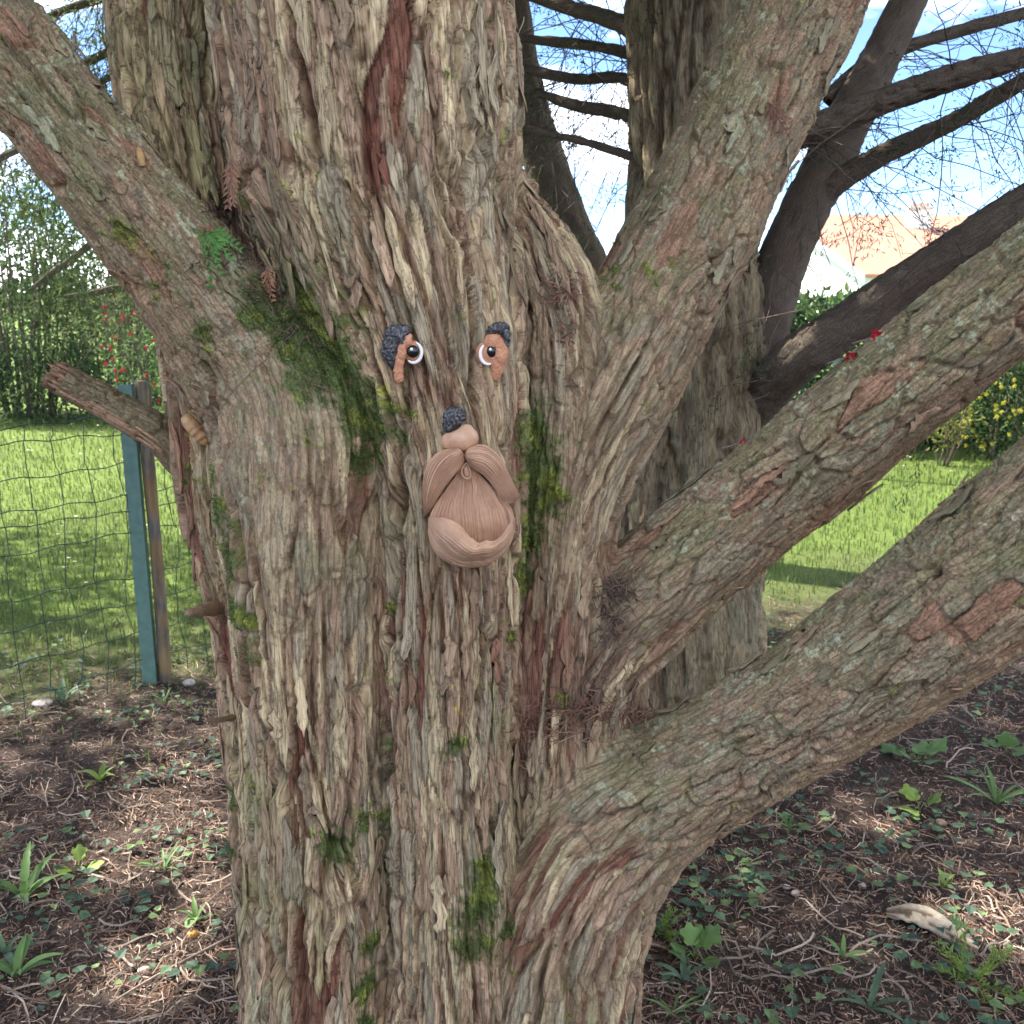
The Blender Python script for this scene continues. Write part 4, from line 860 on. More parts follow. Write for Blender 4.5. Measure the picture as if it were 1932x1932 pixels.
# ================================================================== shrubs and hedges
def shrub(name, label, cat, c, rad, n, L_, W_, cols, group=None, stems=10, shell=.0, rng=None, box=False, flowers=None, lump=.25, stemcol=(.12,.09,.07), base_r=.25):
    rng = rng or np.random.default_rng(int(abs(c[0])*97 + c[1]*13)); c = np.array(c, float); rad = np.array(rad, float)
    o = empty(name, (c[0], c[1], 0)); tag(o, label, cat, group); s_ = MB()
    for k in range(stems):
        a_ = rng.uniform(0, 6.28); b0 = np.array([c[0] + rad[0]*base_r*math.cos(a_), c[1] + rad[1]*base_r*math.sin(a_), -.05]); e_ = c + rad*np.array([.8*math.cos(a_ + rng.normal(0, .4)), .8*math.sin(a_), rng.uniform(.2, .9)])*np.array([rng.uniform(.3, 1), 1, 1])
        s_.tube(spline([b0, b0*.45 + e_*.55 + rng.normal(0, .06, 3) + [0, 0, .1], e_], 9), np.linspace(.016, .004, 9)*(rad[2]**.5), 5, col=np.array(stemcol)*rng.uniform(.7, 1.3))
    s_.build('stems', M_STEM, o)
    if box:
        q = rng.uniform(-1, 1, (n, 3)); ax = rng.integers(0, 4, n); q[ax == 0, 1] = -1; q[ax == 1, 2] = 1; q[ax == 2, 1] = rng.uniform(-1, -.4, (ax == 2).sum()); q[:, 2] = np.where(q[:, 2] > .75, .75 + (q[:, 2] - .75)*1.1, q[:, 2])
        nrm = np.where((ax == 1)[:, None], np.array([0, 0, 1.]), np.array([0, -1., .25]))
        P = c + q*rad + rng.normal(0, .05, (n, 3)) + nrm*(.14*n3(q[:, 0]*7, q[:, 1]*3, q[:, 2]*3, 9))[:, None]
    else:
        v = rdir(n, rng); r_ = rng.random(n)**(1/(3 + shell)); lm = 1 + lump*(n3(v[:, 0]*2.2 + c[0], v[:, 1]*2.2, v[:, 2]*2.2, 31) + .6*n3(v[:, 0]*5, v[:, 1]*5 + c[0], v[:, 2]*5, 32)); P = c + v*(r_*lm)[:, None]*rad; nrm = v
    ok = P[:, 2] > .02; P = P[ok]; nrm = nrm[ok]
    # leaves grow in clumps with gaps between
    gp = n3(P[:, 0]/.20, P[:, 1]/.20, P[:, 2]/.20, 41); ok = gp > rng.uniform(-1.1, -.3 if box else .25, len(P)); P = P[ok]; nrm = nrm[ok]
    D = nrm*.8 + rng.normal(0, .7, P.shape) + [0, 0, .1]; V_, F_ = leaf_cards(P, D, rdir(len(P), rng), rng.uniform(.7, 1.25, len(P))*L_, rng.uniform(.8, 1.2, len(P))*W_)
    cc = np.asarray(cols)[rng.integers(0, len(cols), len(P))]*rng.uniform(.7, 1.3, (len(P), 1))
    fo = link('foliage', npmesh('foliage', V_, F_, M_LEAF if box else M_FAR, np.repeat(cc, 5, 0), False), o); fo['kind'] = 'stuff'
    if flowers:
        nf, fc, fs, sel = flowers; P = c + rdir(nf, rng)*rad*rng.uniform(.75, 1.05, (nf, 1)); P = P[sel(P)]
        th = np.arange(5)*2*math.pi/5; b5 = np.repeat(P, 5, 0); d5 = np.tile(np.stack([np.cos(th), 0*th - .35, np.sin(th)], -1), (len(P), 1)); V_, F_ = leaf_cards(b5, d5 + rng.normal(0, .2, d5.shape), np.tile([0, -1., 0], (len(b5), 1)), fs, fs*.85)
        bo = link('blossoms', npmesh('blossoms', V_, F_, M_LEAF, np.tile(fc, (len(V_), 1))*np.repeat(rng.uniform(.7, 1.3, (len(b5), 1)), 5, 0), False), o); bo['kind'] = 'stuff'
    return o
def gp(u, Y_): return at(u, 800, Y_)[0][0]
SG = [(.11,.17,.065),(.14,.21,.08),(.09,.145,.06),(.18,.23,.10)]
grp = 'loose shrubs along the far edge of the lawn'
shrub('shrub', 'middle of three tall loose shrubs at the lawn edge, rising behind the broken stub', 'shrub', (gp(60, 12.0), 12.0, 1.55), (1.05, .8, 1.55), 6500, .085, .035, SG, grp, 26, .0, stemcol=(.16,.12,.10))
shrub('shrub', 'tallest of three loose green shrubs at the lawn edge, farthest from the trunk', 'shrub', (gp(-110, 12.3), 12.3, 1.7), (1.1, .8, 1.7), 6000, .085, .035, SG, grp, 24, stemcol=(.16,.12,.10))
shrub('shrub', 'lowest of three loose green shrubs at the lawn edge, next to the quince', 'shrub', (gp(215, 12.3), 12.3, 1.35), (.9, .8, 1.45), 5500, .085, .035, SG, grp, 20, stemcol=(.16,.12,.10))
shrub('shrub', 'pale yellow-green sunlit bush behind the quince', 'shrub', (gp(330, 13.4), 13.4, 1.2), (1.0, .8, 1.35), 5000, .09, .04, [(.20,.22,.07),(.24,.25,.10),(.15,.19,.06)], None, 10)
shrub('shrub', 'low dark evergreen bush under the tall loose shrubs', 'shrub', (gp(120, 11.4), 11.4, .42), (1.25, .5, .55), 4200, .06, .03, [(.03,.06,.03),(.045,.08,.035),(.06,.11,.03)], None, 8)
shrub('quince_shrub', 'japanese quince with red blossoms beyond the fence post', 'shrub', (gp(318, 9.8), 9.8, 1.0), (.62, .5, .75), 1500, .055, .028, [(.08,.15,.05),(.11,.18,.06)], None, 22, flowers=(130, (.40,.018,.045), .024, lambda P: P[:, 2] > .3), stemcol=(.14,.10,.09))
shrub('laurel_hedge', 'clipped laurel hedge of broad glossy leaves in front of the house', 'hedge', (4.1, 9.9, .60), (2.1, .55, .70), 13000, .115, .05, [(.035,.075,.028),(.05,.10,.035),(.07,.135,.04),(.11,.18,.045)], None, 14, box=True)
shrub('yellow_shrub', 'dark shrub covered with yellow blossoms at the right end of the hedge', 'shrub', (gp(1905, 8.7), 8.7, .66), (.55, .45, .72), 2300, .07, .03, [(.04,.08,.03),(.06,.10,.035)], None, 10, flowers=(420, (.62,.55,.07), .024, lambda P: P[:, 2] > .1))
shrub('yellow_shrub', 'small thin bush with yellowish leaves standing alone on the lawn', 'shrub', (gp(1785, 8.5), 8.5, .42), (.26, .22, .26), 700, .05, .022, [(.20,.22,.06),(.15,.18,.06),(.26,.25,.08)], None, 7, base_r=.1)
shrub('shrub', 'yellowish bush glimpsed low in the fork beside the slender cypress', 'shrub', (gp(1075, 10.5), 10.5, 1.35), (.75, .6, .62), 1900, .07, .03, [(.20,.22,.06),(.16,.20,.05),(.10,.15,.04)], None, 12)
# distant tree belts close the view behind the garden
def belt(name, label, x0, x1, y, h, n, cols):
    P = np.stack([RNG.uniform(x0, x1, n), RNG.uniform(y - 1.5, y + 1.5, n), RNG.random(n)**.8*h], -1); hh = h*(.62 + .38*n2(P[:, 0]/3.0, P[:, 0]*0, 71)); P = P[P[:, 2] < hh]
    V_, F_ = leaf_cards(P, rdir(len(P)), rdir(len(P)), RNG.uniform(.6, 1.2, len(P)), .55); cc = np.asarray(cols)[RNG.integers(0, len(cols), len(P))]
    o = link(name, npmesh(name, V_, F_, M_FAR, np.repeat(cc, 5, 0), False)); tag(o, label, 'trees', kind='stuff')
belt('far_trees', 'far-off belt of green trees on the horizon', -70, 75, 66, 4.6, 9000, [(.07,.11,.05),(.09,.14,.06),(.06,.09,.05)])
# ================================================================== loose bark, moss, stubs on the big tree
fv = np.unique(F[fine].ravel()); rb = np.random.default_rng(77)
def surf_off(P, off): return newton(P, 3, off)
def bark_strips(n, cand, Lr, Wr, lift, parent, seed):
    r = np.random.default_rng(seed); ii = r.choice(cand, n, replace=False); k, m = 11, 4
    for q in ii:
        p0 = TREE_PTS[q]; tg = TREE_FIB[q]; nrm = TREE_N[q]; sd = np.cross(tg, nrm); sd /= np.linalg.norm(sd) + 1e-9; nrm = np.cross(sd, tg)
        L_ = r.uniform(*Lr); W_ = r.uniform(*Wr); x = np.linspace(-.5, .5, k); wv = np.cumsum(r.normal(0, .06, k)); sh = 1 - .85*np.abs(2*x)**r.uniform(2, 5)
        e0, e1 = r.uniform(0, 1, 2)*lift*(r.random(2) < .7); lf = .0035 + e0*sstep(.05, .5, -x) + e1*sstep(.05, .5, x); y = np.linspace(-.5, .5, m); cup = r.uniform(-.25, .5)
        edge = 1 + .35*r.normal(size=(k, m))*(np.abs(y) > .4)[None]
        P = p0 + tg*(x*L_)[:, None, None].repeat(m, 1).reshape(k, m, 1) + sd*((y[None]*sh[:, None]*W_*edge) + (wv*W_*.6)[:, None])[..., None]
        h_ = (lf[:, None] + cup*W_*(4*y[None]**2 - .5)*.4)[..., None]
        top = P + nrm*h_; bot = top - nrm*r.uniform(.0015, .003); V_ = np.concatenate([top.reshape(-1, 3), bot.reshape(-1, 3)])
        F_ = []
        for i_ in range(k - 1):
            for j_ in range(m - 1):
                a_ = i_*m + j_; F_.append([a_, a_ + 1, a_ + m + 1, a_ + m]); b_ = a_ + k*m; F_.append([b_, b_ + m, b_ + m + 1, b_ + 1])
        ring = [j_ for j_ in range(m)] + [i_*m + m - 1 for i_ in range(1, k)] + [(k - 1)*m + j_ for j_ in range(m - 2, -1, -1)] + [i_*m for i_ in range(k - 2, 0, -1)]
        for a_, b_ in zip(ring, ring[1:] + ring[:1]): F_.append([a_, a_ + k*m, b_ + k*m, b_])
        cc = np.clip(TREE_COL[q], .03, 1)*r.uniform(.85, 1.25); cc = cc if moss[q] < .3 else np.array((.26,.2,.14))
        bk_ = np.zeros((2*k*m, 3)); bk_[:, 0] = np.tile(np.repeat([y*W_], k, 0).ravel(), 2) + q*.01; bk_[:, 1] = np.tile(np.repeat(x*L_, m), 2)
        me = npmesh('bark_strip', V_, np.array(F_), M_BARK, np.tile(cc, (len(V_), 1)), True, {'bk': bk_, 'bt': np.full(len(V_), TREE_BT[q]*.6), 'moss': np.zeros(len(V_))}); link('bark_strip', me, parent)
PUV = np.stack(project(TREE_PTS)[:2], -1); face = ((PUV[:, 0] > 690) & (PUV[:, 0] < 1000) & (PUV[:, 1] > 580) & (PUV[:, 1] < 1100))
ct = fv[~face[fv]]; ct = ct[(TREE_BT[ct] < .25) & (moss[ct] < .3) & (own[ct] != 3)] #(TREE_BT[fv] < .25) & (moss[fv] < .3) & (own[fv] != 3)]
bark_strips(210, ct, (.05, .17), (.008, .022), .016, trunk, 5)
for i_ in (6, 7, 8, 9):
    cb_ = fv[(own[fv] == i_) & (TREE_BT[fv] > .7) & (moss[fv] < .3)]
    bark_strips(22, cb_, (.025, .08), (.008, .020), .011, branches[i_], 50 + i_)
# moss cushions
mi = fv[moss[fv] > .55]; mi = rb.choice(mi, min(30000, len(mi)), replace=False) if len(mi) else mi
n_ = len(mi); P = TREE_PTS[mi] + rb.normal(0, .0012, (n_, 3)); D = TREE_N[mi] + rb.normal(0, .55, (n_, 3)) + np.array([0, 0, .1]); D /= np.linalg.norm(D, axis=1)[:, None]
sd = np.cross(D, rdir(n_, rb)); sd /= np.linalg.norm(sd, axis=1)[:, None]; L_ = rb.uniform(.002, .0055, (n_, 1)); W_ = .0010
Vm = np.stack([P - sd*W_, P + sd*W_, P + D*L_], 1).reshape(-1, 3); Fm = np.arange(3*n_).reshape(-1, 3)
mc = np.array([(.075,.110,.026),(.10,.145,.030),(.135,.185,.038),(.055,.085,.022)])[rb.integers(0, 4, n_)]*rb.uniform(.7, 1.3, (n_, 1))
mo = link('moss', npmesh('moss', Vm, Fm, M_LEAF, np.repeat(mc, 3, 0), False), trunk); mo['kind'] = 'stuff'
# broken dead branch at the left, with torn wood at its end
stub, sq = bark_tube([(420,905,42,1.86),(350,862,39,1.83),(300,818,36,1.80),(235,778,34,1.77),(170,742,32,1.74),(112,712,30,1.71)], 110, 64, 811, 'broken_branch', tree, (1.0,.95,.88), .8)
stub['label'] = 'broken dead branch stub with splintered end'
M_WOOD = attr_mat('torn_wood', .85, 0, .15, .3, 200, .6, 500)
e_ = sq[-1, :3]; ax = sq[-1, :3] - sq[-8, :3]; ax /= np.linalg.norm(ax); er = sq[-1, 3]; sa = np.cross(ax, [0, -1, 0]); sa /= np.linalg.norm(sa); sb = np.cross(ax, sa)
sp = MB()
for k in range(70):
    a_ = random.uniform(0, 6.28); r_ = er*math.sqrt(random.random())*.98; q = e_ + r_*(math.cos(a_)*sa + math.sin(a_)*sb); l_ = random.uniform(.006, .024)
    sp.tube(np.array([q - ax*.03, q + ax*l_*.5, q + ax*l_ + rb.normal(0, .001, 3)]), [.0042, .0030, .0004], 5, True, col=np.array((.27,.165,.105))*random.uniform(.5, 1.4))
for k in range(46):                                   # fibres torn along the underside
    x = random.uniform(.42, .97); i_ = int(x*(len(sq) - 1)); l_ = random.randint(10, 30); seg = sq[max(i_ - l_, 0):i_ + 1]
    a_ = random.gauss(2.25, .38); nv = math.cos(a_)*np.array([0, 0, 1.]) + math.sin(a_)*np.array([0, -1., 0])
    P = seg[::3, :3] + nv*(seg[::3, 3:4] + .0015); P = P + np.array([.3, 0, .2])*0
    if len(P) > 2: sp.tube(P, np.linspace(.0035, .0022, len(P)), 5, True, col=np.array((.36,.235,.15))*random.uniform(.65, 1.35))
sp.build('splinters', M_WOOD, stub)
def stubby(rows, col, seed, name='dead_stub', n=14):
    b_ = MB(); pts = []
    for u, v, r, Y_ in rows: p, t_ = at(u, v, Y_); pts.append([*p, r*t_/FPX])
    Q = spline(pts, n); b_.tube(Q[:, :3], Q[:, 3]*(1 + .15*np.sin(np.arange(n)*2.1 + seed)), 9, True, col=col); return b_.build(name, M_WOOD, tree)
stubby([(455,1140,16,1.74),(415,1146,15,1.68),(380,1152,12,1.62),(352,1157,6,1.58)], (.25,.165,.10), 1); stubby([(490,1346,9,1.74),(450,1352,7,1.68),(415,1358,5,1.63),(385,1360,2,1.6)], (.22,.15,.10), 2)
h_ = hit(400, 385); stubby([(425,388,9,h_[0][1] + .05),(395,386,9,h_[0][1] - .005),(362,384,8,h_[0][1] - .02)], (.40,.24,.13), 3); h_ = hit(268, 300); stubby([(262,282,7,h_[0][1] + .02),(266,298,7,h_[0][1] - .008),(269,314,6,h_[0][1] - .012)], (.42,.26,.12), 4)
h_ = hit(1320, 65); stubby([(1322,66,16,h_[0][1] + .03),(1317,64,15,h_[0][1] - .012),(1314,63,11,h_[0][1] - .02)], (.24,.17,.11), 5)
# litter caught in the forks
def caught(spots, label, cols, Lr=(.012, .036)):
    pts = []
    for u, v, su, sv, n_ in spots: pts += [(random.gauss(u, su), random.gauss(v, sv)) for _ in range(n_)]
    P, g, t_ = hits(pts, .004); n_ = len(P); d_ = rdir(n_, rb); d_ = d_ - g*np.einsum('ij,ij->i', d_, g)[:, None] + .25*g + np.array([0, 0, -.15]); d_ /= np.linalg.norm(d_, axis=1)[:, None]; L_ = rb.uniform(*Lr, n_)[:, None]
    b_ = MB(); side = np.cross(d_, g)
    for k in range(n_):
        c_ = P[k] + g[k]*rb.uniform(.001, .007); q = np.array([c_ - d_[k]*L_[k]*.5, c_ + side[k]*L_[k]*rb.uniform(-.12, .12) + g[k]*.003, c_ + d_[k]*L_[k]*.5])
        b_.tube(q, [.0008, .0010, .0005], 4, False, col=np.array(cols[rb.integers(0, len(cols))])*rb.uniform(.7, 1.3))
    o = b_.build('needle_litter', M_LIT); tag(o, label, 'litter', kind='stuff')
BRN = [(.17,.085,.055),(.22,.11,.07),(.12,.07,.05),(.26,.16,.11)]; DRK = [(.09,.065,.05),(.13,.085,.06),(.06,.045,.04),(.20,.12,.085)]
caught([(1058,552,18,16,80),(1066,610,16,30,50),(1078,690,16,30,16)], 'brown needles heaped in the fork beside the upright limb', BRN)
caught([(1165,1115,22,20,80),(1150,1180,16,36,60),(1120,1280,40,36,30)], 'dark matted needles where the blossomed limb leaves the trunk', DRK)
caught([(1090,1340,54,12,80),(1180,1345,34,12,60),(1030,1375,30,14,40),(995,1460,10,40,24),(1090,1385,44,12,20)], 'reddish dry needles heaped above the heaviest limb', BRN, (.015, .05))
caught([(450,470,34,20,70),(500,540,22,30,50),(415,395,18,16,40),(560,640,28,36,16)], 'dark needle litter lodged above the mossy limb', DRK)
# sprigs
def sprig(p, dirs, L_, col, name, parent=None, seed=0, dens=9, droop=.3):
    r = np.random.default_rng(seed); b_ = MB()
    for d_ in dirs:
        d_ = np.array(d_, float); d_ /= np.linalg.norm(d_); l_ = L_*r.uniform(.7, 1.1); x = np.linspace(0, 1, 8); P = p + d_*(x*l_)[:, None] + np.array([0, 0, -droop*l_])*(x**2)[:, None]; b_.tube(P, np.linspace(.0012, .0006, 8), 4, True, col=np.array(col)*.8)
        side = np.cross(d_, [0, -1, .1]); side /= np.linalg.norm(side)
        for s_ in (-1, 1):
            q = P[1:].repeat(dens//3, 0) + r.normal(0, .0008, (7*(dens//3), 3)); D = d_ + s_*side*r.uniform(.5, .95, (len(q), 1)) + r.normal(0, .12, q.shape); V_, F_ = leaf_cards(q, D, np.tile([0, -1., 0], (len(q), 1)), np.linspace(.34, .12, len(q))*l_, .0028)
            b_.add(V_, None, F_, np.array(col)*r.uniform(.8, 1.25))
    return b_.build(name, M_LEAF, parent)
p, g, _ = hit(392, 436, .012); sprig(p, [(x, -.35, z) for x, z in ((-.9,-.5),(-.6,-.9),(-.25,-1),(.1,-1),(.4,-.9),(.75,-.55),(.95,-.2))], .058, (.12,.27,.06), 'sprig', tree, 1, 12)['label'] = 'fresh green cypress sprig'
p, g, _ = hit(400, 424, .016); tag(sprig(p, [(-.55,-.4,-.6),(-.3,-.5,-1),(-.45,-.4,-.9)], .055, (.34,.15,.08), 'dry_sprig', None, 2, 6), 'rust brown dry sprig hanging over the green sprig', 'sprig')
p, g, _ = hit(436, 300, .01); tag(sprig(p, [(.05,-.3,-1),(.12,-.3,-1),(-.06,-.3,-1)], .085, (.40,.22,.14), 'dry_sprig', None, 3, 6, .1), 'long pinkish dry sprig stuck above the mossy limb', 'sprig')
p, g, _ = hit(502, 500, .012); tag(sprig(p, [(.02,-.2,-1),(.15,-.2,-.6)], .055, (.38,.20,.11), 'dry_sprig', None, 4, 6, .1), 'short brown dry sprig on the dark litter beside the mossy limb', 'sprig')
p, g, _ = hit(1448, 192, .008); tag(sprig(p, [(.6,-.1,-.8),(.3,-.1,-1),(.8,-.1,-.6)], .065, (.24,.12,.08), 'dry_sprig', None, 5, 6, .1), 'thin dark dry sprig clinging to the lichened upright limb', 'sprig')
# red blossoms along the straight limb
def blossom(u, v, n, s_, label):
    # on the limb's upper edge: walk down from above until the line of sight meets it
    vv = v - 30
    while float(sdf((hits([(u, vv)])[0]))[0][0]) > .004 and vv < v + 60: vv += 3
    p, g, _ = hit(u, vv + 5); p = p + g*.006
    o = empty('red_blossom', p); tag(o, label, 'flower'); tw_ = MB(); tw_.tube(spline([p + [-.035, 0, -.012], p, p + [.05, 0, .03]], 8), np.linspace(.0012, .0016, 8), 5, True, col=(.16,.13,.12)); tw_.build('twig', M_STEM, o)
    for k in range(n):
        a_ = 2*math.pi*k/n + random.uniform(-.3, .3); d_ = np.array([math.cos(a_), -.6 + random.uniform(-.5, .3), math.sin(a_)]); V_, F_ = leaf_cards(np.array([p + d_*.002 + [0, -.003, .0]]), d_[None], np.array([[0, -1., .2]]), s_, s_*.9, .4)
        link('petal', npmesh('petal', V_, F_, M_LEAF, np.tile(np.array((.42,.012,.028))*random.uniform(.7, 1.3), (5, 1)), False), o)
blossom(1655, 634, 8, .011, 'double red blossom highest on the straight limb'); blossom(1606, 690, 6, .009, 'red blossom below the highest one on the straight limb'); blossom(1405, 836, 5, .006, 'tiny red bud low on the straight limb near the grey trunk')
# ================================================================== face ornaments
p_, g_, zc_ = hit(888, 925)
def front_y(u0, u1, v0, v1, pc=6):
    m_ = fv[(PUV[fv, 0] > u0) & (PUV[fv, 0] < u1) & (PUV[fv, 1] > v0) & (PUV[fv, 1] < v1)]; return float(np.percentile(TREE_PTS[m_, 1], pc))
OY = front_y(800, 975, 780, 1060, .7);  PXM = .2637*zc_/FPX
def opt(c, Y0=None):                      # crop pixels (x, y) and height off the bark (same unit) to world
    c = np.asarray(c, float); Y_ = (OY if Y0 is None else Y0) - c[:, 2]*PXM; u = (740 + c[:, 0]/3.578)*.9434; v = (620 + c[:, 1]/3.578)*.9434
    x = (u - CPX)/FPX; y = -(v - CPX)/FPX; dy = CP + y*SP; dz = -SP + y*CP; t_ = Y_/dy; return np.stack([t_*x, Y_, CAMZ + t_*dz], -1)
def resin(name, c1, c2, rough, sc=40, spec=.4, lo=.35, hi=.65, bump=.0006):
    m = newmat(name); t = NT(m); co = t.n('ShaderNodeTexCoord').outputs['Object']; f_ = t.n('ShaderNodeTexNoise', {'Vector': co, 'Scale': sc, 'Detail': 5, 'Roughness': .6}).outputs['Fac']
    f2_ = t.n('ShaderNodeTexNoise', {'Vector': co, 'Scale': 900, 'Detail': 3}).outputs['Fac']
    t.out(t.n('ShaderNodeBsdfPrincipled', {'Base Color': t.ramp(f_, [(lo, c1), (hi, c2)]), 'Roughness': rough, 'Specular IOR Level': spec, 'Normal': t.n('ShaderNodeBump', {'Height': f2_, 'Distance': bump, 'Strength': .6}).outputs[0]}).outputs[0]); return m
M_TERRA = resin('terracotta_resin', (.46,.265,.165), (.57,.345,.225), .55); M_LID = resin('orange_resin', (.42,.175,.09), (.54,.26,.145), .55); M_BROW = resin('charcoal_resin', (.016,.015,.017), (.16,.155,.16), .5, 260, .5, .47, .66)
M_WHITE = resin('white_paint', (.78,.76,.72), (.82,.80,.77), .3); M_BLACK = resin('black_gloss', (.006,.007,.008), (.008,.009,.010), .12, 40, .5, bump=0.0)
def blob(ells, voxel=7, smooth=6, noise=0, nsc=20, seed=1):
    b_ = bmesh.new()
    for x, y, z, rx, ry, rz, *ro in ells:
        m_ = Matrix.Translation((x, y, z)) @ Matrix.Rotation(ro[0] if ro else 0, 4, 'Z') @ Matrix.Diagonal((rx, ry, rz, 1)); bmesh.ops.create_icosphere(b_, subdivisions=4, radius=1, matrix=m_)
    me = bpy.data.meshes.new('tmp'); b_.to_mesh(me); b_.free(); o = link('tmp', me); a_ = o.modifiers.new('r', 'REMESH'); a_.mode = 'VOXEL'; a_.voxel_size = voxel; s_ = o.modifiers.new('s', 'SMOOTH'); s_.iterations = smooth; s_.factor = .6
    ev_ = o.evaluated_get(bpy.context.evaluated_depsgraph_get()); em_ = ev_.to_mesh(); V_ = np.empty(len(em_.vertices)*3, np.float32); em_.vertices.foreach_get('co', V_); N_ = np.empty_like(V_); em_.vertices.foreach_get('normal', N_); F_ = np.empty(len(em_.loops), np.int32); em_.loops.foreach_get('vertex_index', F_)
    V_ = V_.reshape(-1, 3).astype(float); N_ = N_.reshape(-1, 3); ev_.to_mesh_clear(); bpy.data.objects.remove(o)
    if noise: q = V_/nsc; V_ = V_ + N_*(noise*(n3(q[:, 0], q[:, 1], q[:, 2], seed) + .6*np.abs(n3(q[:, 0]*2.1, q[:, 1]*2.1, q[:, 2]*2.1, seed + 3))))[:, None]
    return V_, F_.reshape(-1, 4)[:, ::-1]
def part(name, VF, mat, parent, Y0=None): return link(name, npmesh(name, opt(VF[0], Y0), VF[1], mat), parent)
def grid_faces(nu, nv): 
    i_, j_ = np.meshgrid(np.arange(nu - 1), np.arange(nv - 1), indexing='ij'); return np.stack([i_*nv + j_, i_*nv + j_ + 1, (i_ + 1)*nv + j_ + 1, (i_ + 1)*nv + j_], -1).reshape(-1, 4)
def hairy(u_, v_, seed, freq=15, amp=6):
    w_ = u_ + .07*n2(v_*1.6, u_*3, seed) + .05*n2(u_*7 + 3, u_*0, seed + 8) + .014*n2(v_*7, u_*9, seed + 1); f_ = 1 - np.abs(np.sin(w_*freq*math.pi)); f2_ = 1 - np.abs(np.sin(w_*freq*2.37*math.pi + 1.3))
    return -amp*(f_**3 + .5*f2_**3)*(.5 + .5*sstep(-.6, .2, n2(v_*3, w_*freq*.7, seed + 2))) + 3*n2(w_*freq*.35, v_*2, seed + 4)
def loft(A, B, zf, nu, nv, skirt=-150):    # A, B: edge polylines (v direction); u runs from A to B
    A = spline(A, nv); B = spline(B, nv); u_ = np.linspace(0, 1, nu)[:, None]; v_ = np.linspace(0, 1, nv)[None]; U, W_ = np.broadcast_arrays(u_, v_)
    xy = A[None]*(1 - u_[..., None]) + B[None]*u_[..., None]; z = zf(U, W_); G_ = np.concatenate([xy[..., :2], z[..., None]], -1)
    G_ = np.concatenate([G_[:1], G_, G_[-1:]], 0); G_[0, :, 2] = skirt; G_[-1, :, 2] = skirt; G_ = np.concatenate([G_[:, :1], G_, G_[:, -1:]], 1); G_[:, 0, 2] = skirt; G_[:, -1, 2] = skirt
    return G_.reshape(-1, 3), grid_faces(nu + 2, nv + 2)
mouth = empty('mouth_ornament', opt(np.array([[720, 1290, 0]]))[0]); tag(mouth, 'terracotta nose, moustache and open bowl-shaped beard ornament fixed to the trunk', 'ornament')
part('bark_cap', blob([(598,770,30,74,84,50),(560,828,26,44,52,40),(640,758,26,46,62,40)], 6, 3, 9, 14, 3), M_BROW, mouth)
part('nose', blob([(668,926,62,78,86,72),(566,938,40,62,62,52),(737,912,40,42,60,50),(690,852,34,52,40,42),(618,932,56,70,70,64)], 7, 26, 2, 40, 4), M_TERRA, mouth)
lm = loft([(640,985),(560,992),(490,1015),(430,1070),(394,1150),(376,1240),(374,1330),(382,1410),(384,1482)], [(678,1040),(676,1085),(650,1130),(605,1180),(560,1235),(515,1300),(470,1375),(425,1440),(386,1484)],
          lambda u, v: 60 + 165*np.sin(np.pi*np.clip(u*.86 + .07, 0, 1))**.8*(np.sin(np.pi*np.clip(.22 + .72*v, 0, 1))**.6)*(1 - .45*v) + hairy(u, v, 5, 12, 22), 150, 60)
part('moustache', lm, M_TERRA, mouth)
rm = loft([(672,1040),(700,990),(760,965),(830,968),(900,1015),(948,1078),(985,1150),(1028,1240),(1073,1330)], [(676,1050),(700,1100),(745,1140),(800,1175),(850,1225),(895,1285),(940,1345),(985,1378),(1033,1380)],
          lambda u, v: 60 + 160*np.sin(np.pi*np.clip(u*.86 + .07, 0, 1))**.8*(np.sin(np.pi*np.clip(.2 + .7*v, 0, 1))**.6)*(1 - .35*v) + hairy(u, v, 9, 12, 22), 150, 60)
part('moustache', rm, M_TERRA, mouth)
bk = loft([(655,1120),(610,1190),(560,1260),(510,1330),(462,1400),(430,1470),(425,1560),(440,1660),(500,1740)], [(735,1120),(790,1180),(850,1240),(905,1300),(955,1365),(1000,1430),(1025,1520),(1020,1640),(960,1740)],
          lambda u, v: 26 + 40*np.sin(np.pi*u)*(1 - v)**1.5 - 14*np.sin(np.pi*u)*v + 40*(np.abs(2*u - 1)**4)*sstep(.35, .8, v) + hairy(u, v, 13, 19, 15), 190, 60)
part('beard', bk, M_TERRA, mouth)
RIM = np.array([(418,1482,40),(470,1483,90),(540,1490,140),(600,1508,175),(650,1545,200),(700,1605,215),(745,1645,222),(790,1660,222),(840,1645,215),(880,1652,205),(930,1625,180),(975,1580,150),(1012,1520,112),(1028,1460,78),(1005,1405,50),(965,1365,30)], float)
BOT = np.array([(413,1540),(415,1600),(430,1670),(460,1735),(505,1780),(560,1812),(620,1835),(690,1846),(760,1843),(820,1832),(880,1803),(940,1760),(990,1705),(1020,1640),(1038,1570),(1040,1490)], float)
RIM[:, 2] *= 1.75; nu, nv = 110, 150; Rm = spline(RIM, nu); Bt = spline(BOT, nu); Rm[:, 1] += 5*n2(np.arange(nu)/7., np.zeros(nu), 4) + 3*n2(np.arange(nu)/2.5, np.zeros(nu), 5); vv_ = np.linspace(-1, 1, nv); av = np.abs(vv_); rows_ = []
U_, W_ = np.meshgrid(np.linspace(0, 1, nu), av, indexing='ij'); zp = np.sqrt(np.clip(1 - (W_*.98)**2.2, 0, 1))*(1 + .35*np.sin(np.pi*np.clip(W_*1.3, 0, 1)))
XY = Rm[:, None, :2]*(1 - W_[..., None]) + Bt[:, None, :]*W_[..., None]; ZZ = Rm[:, None, 2]*zp
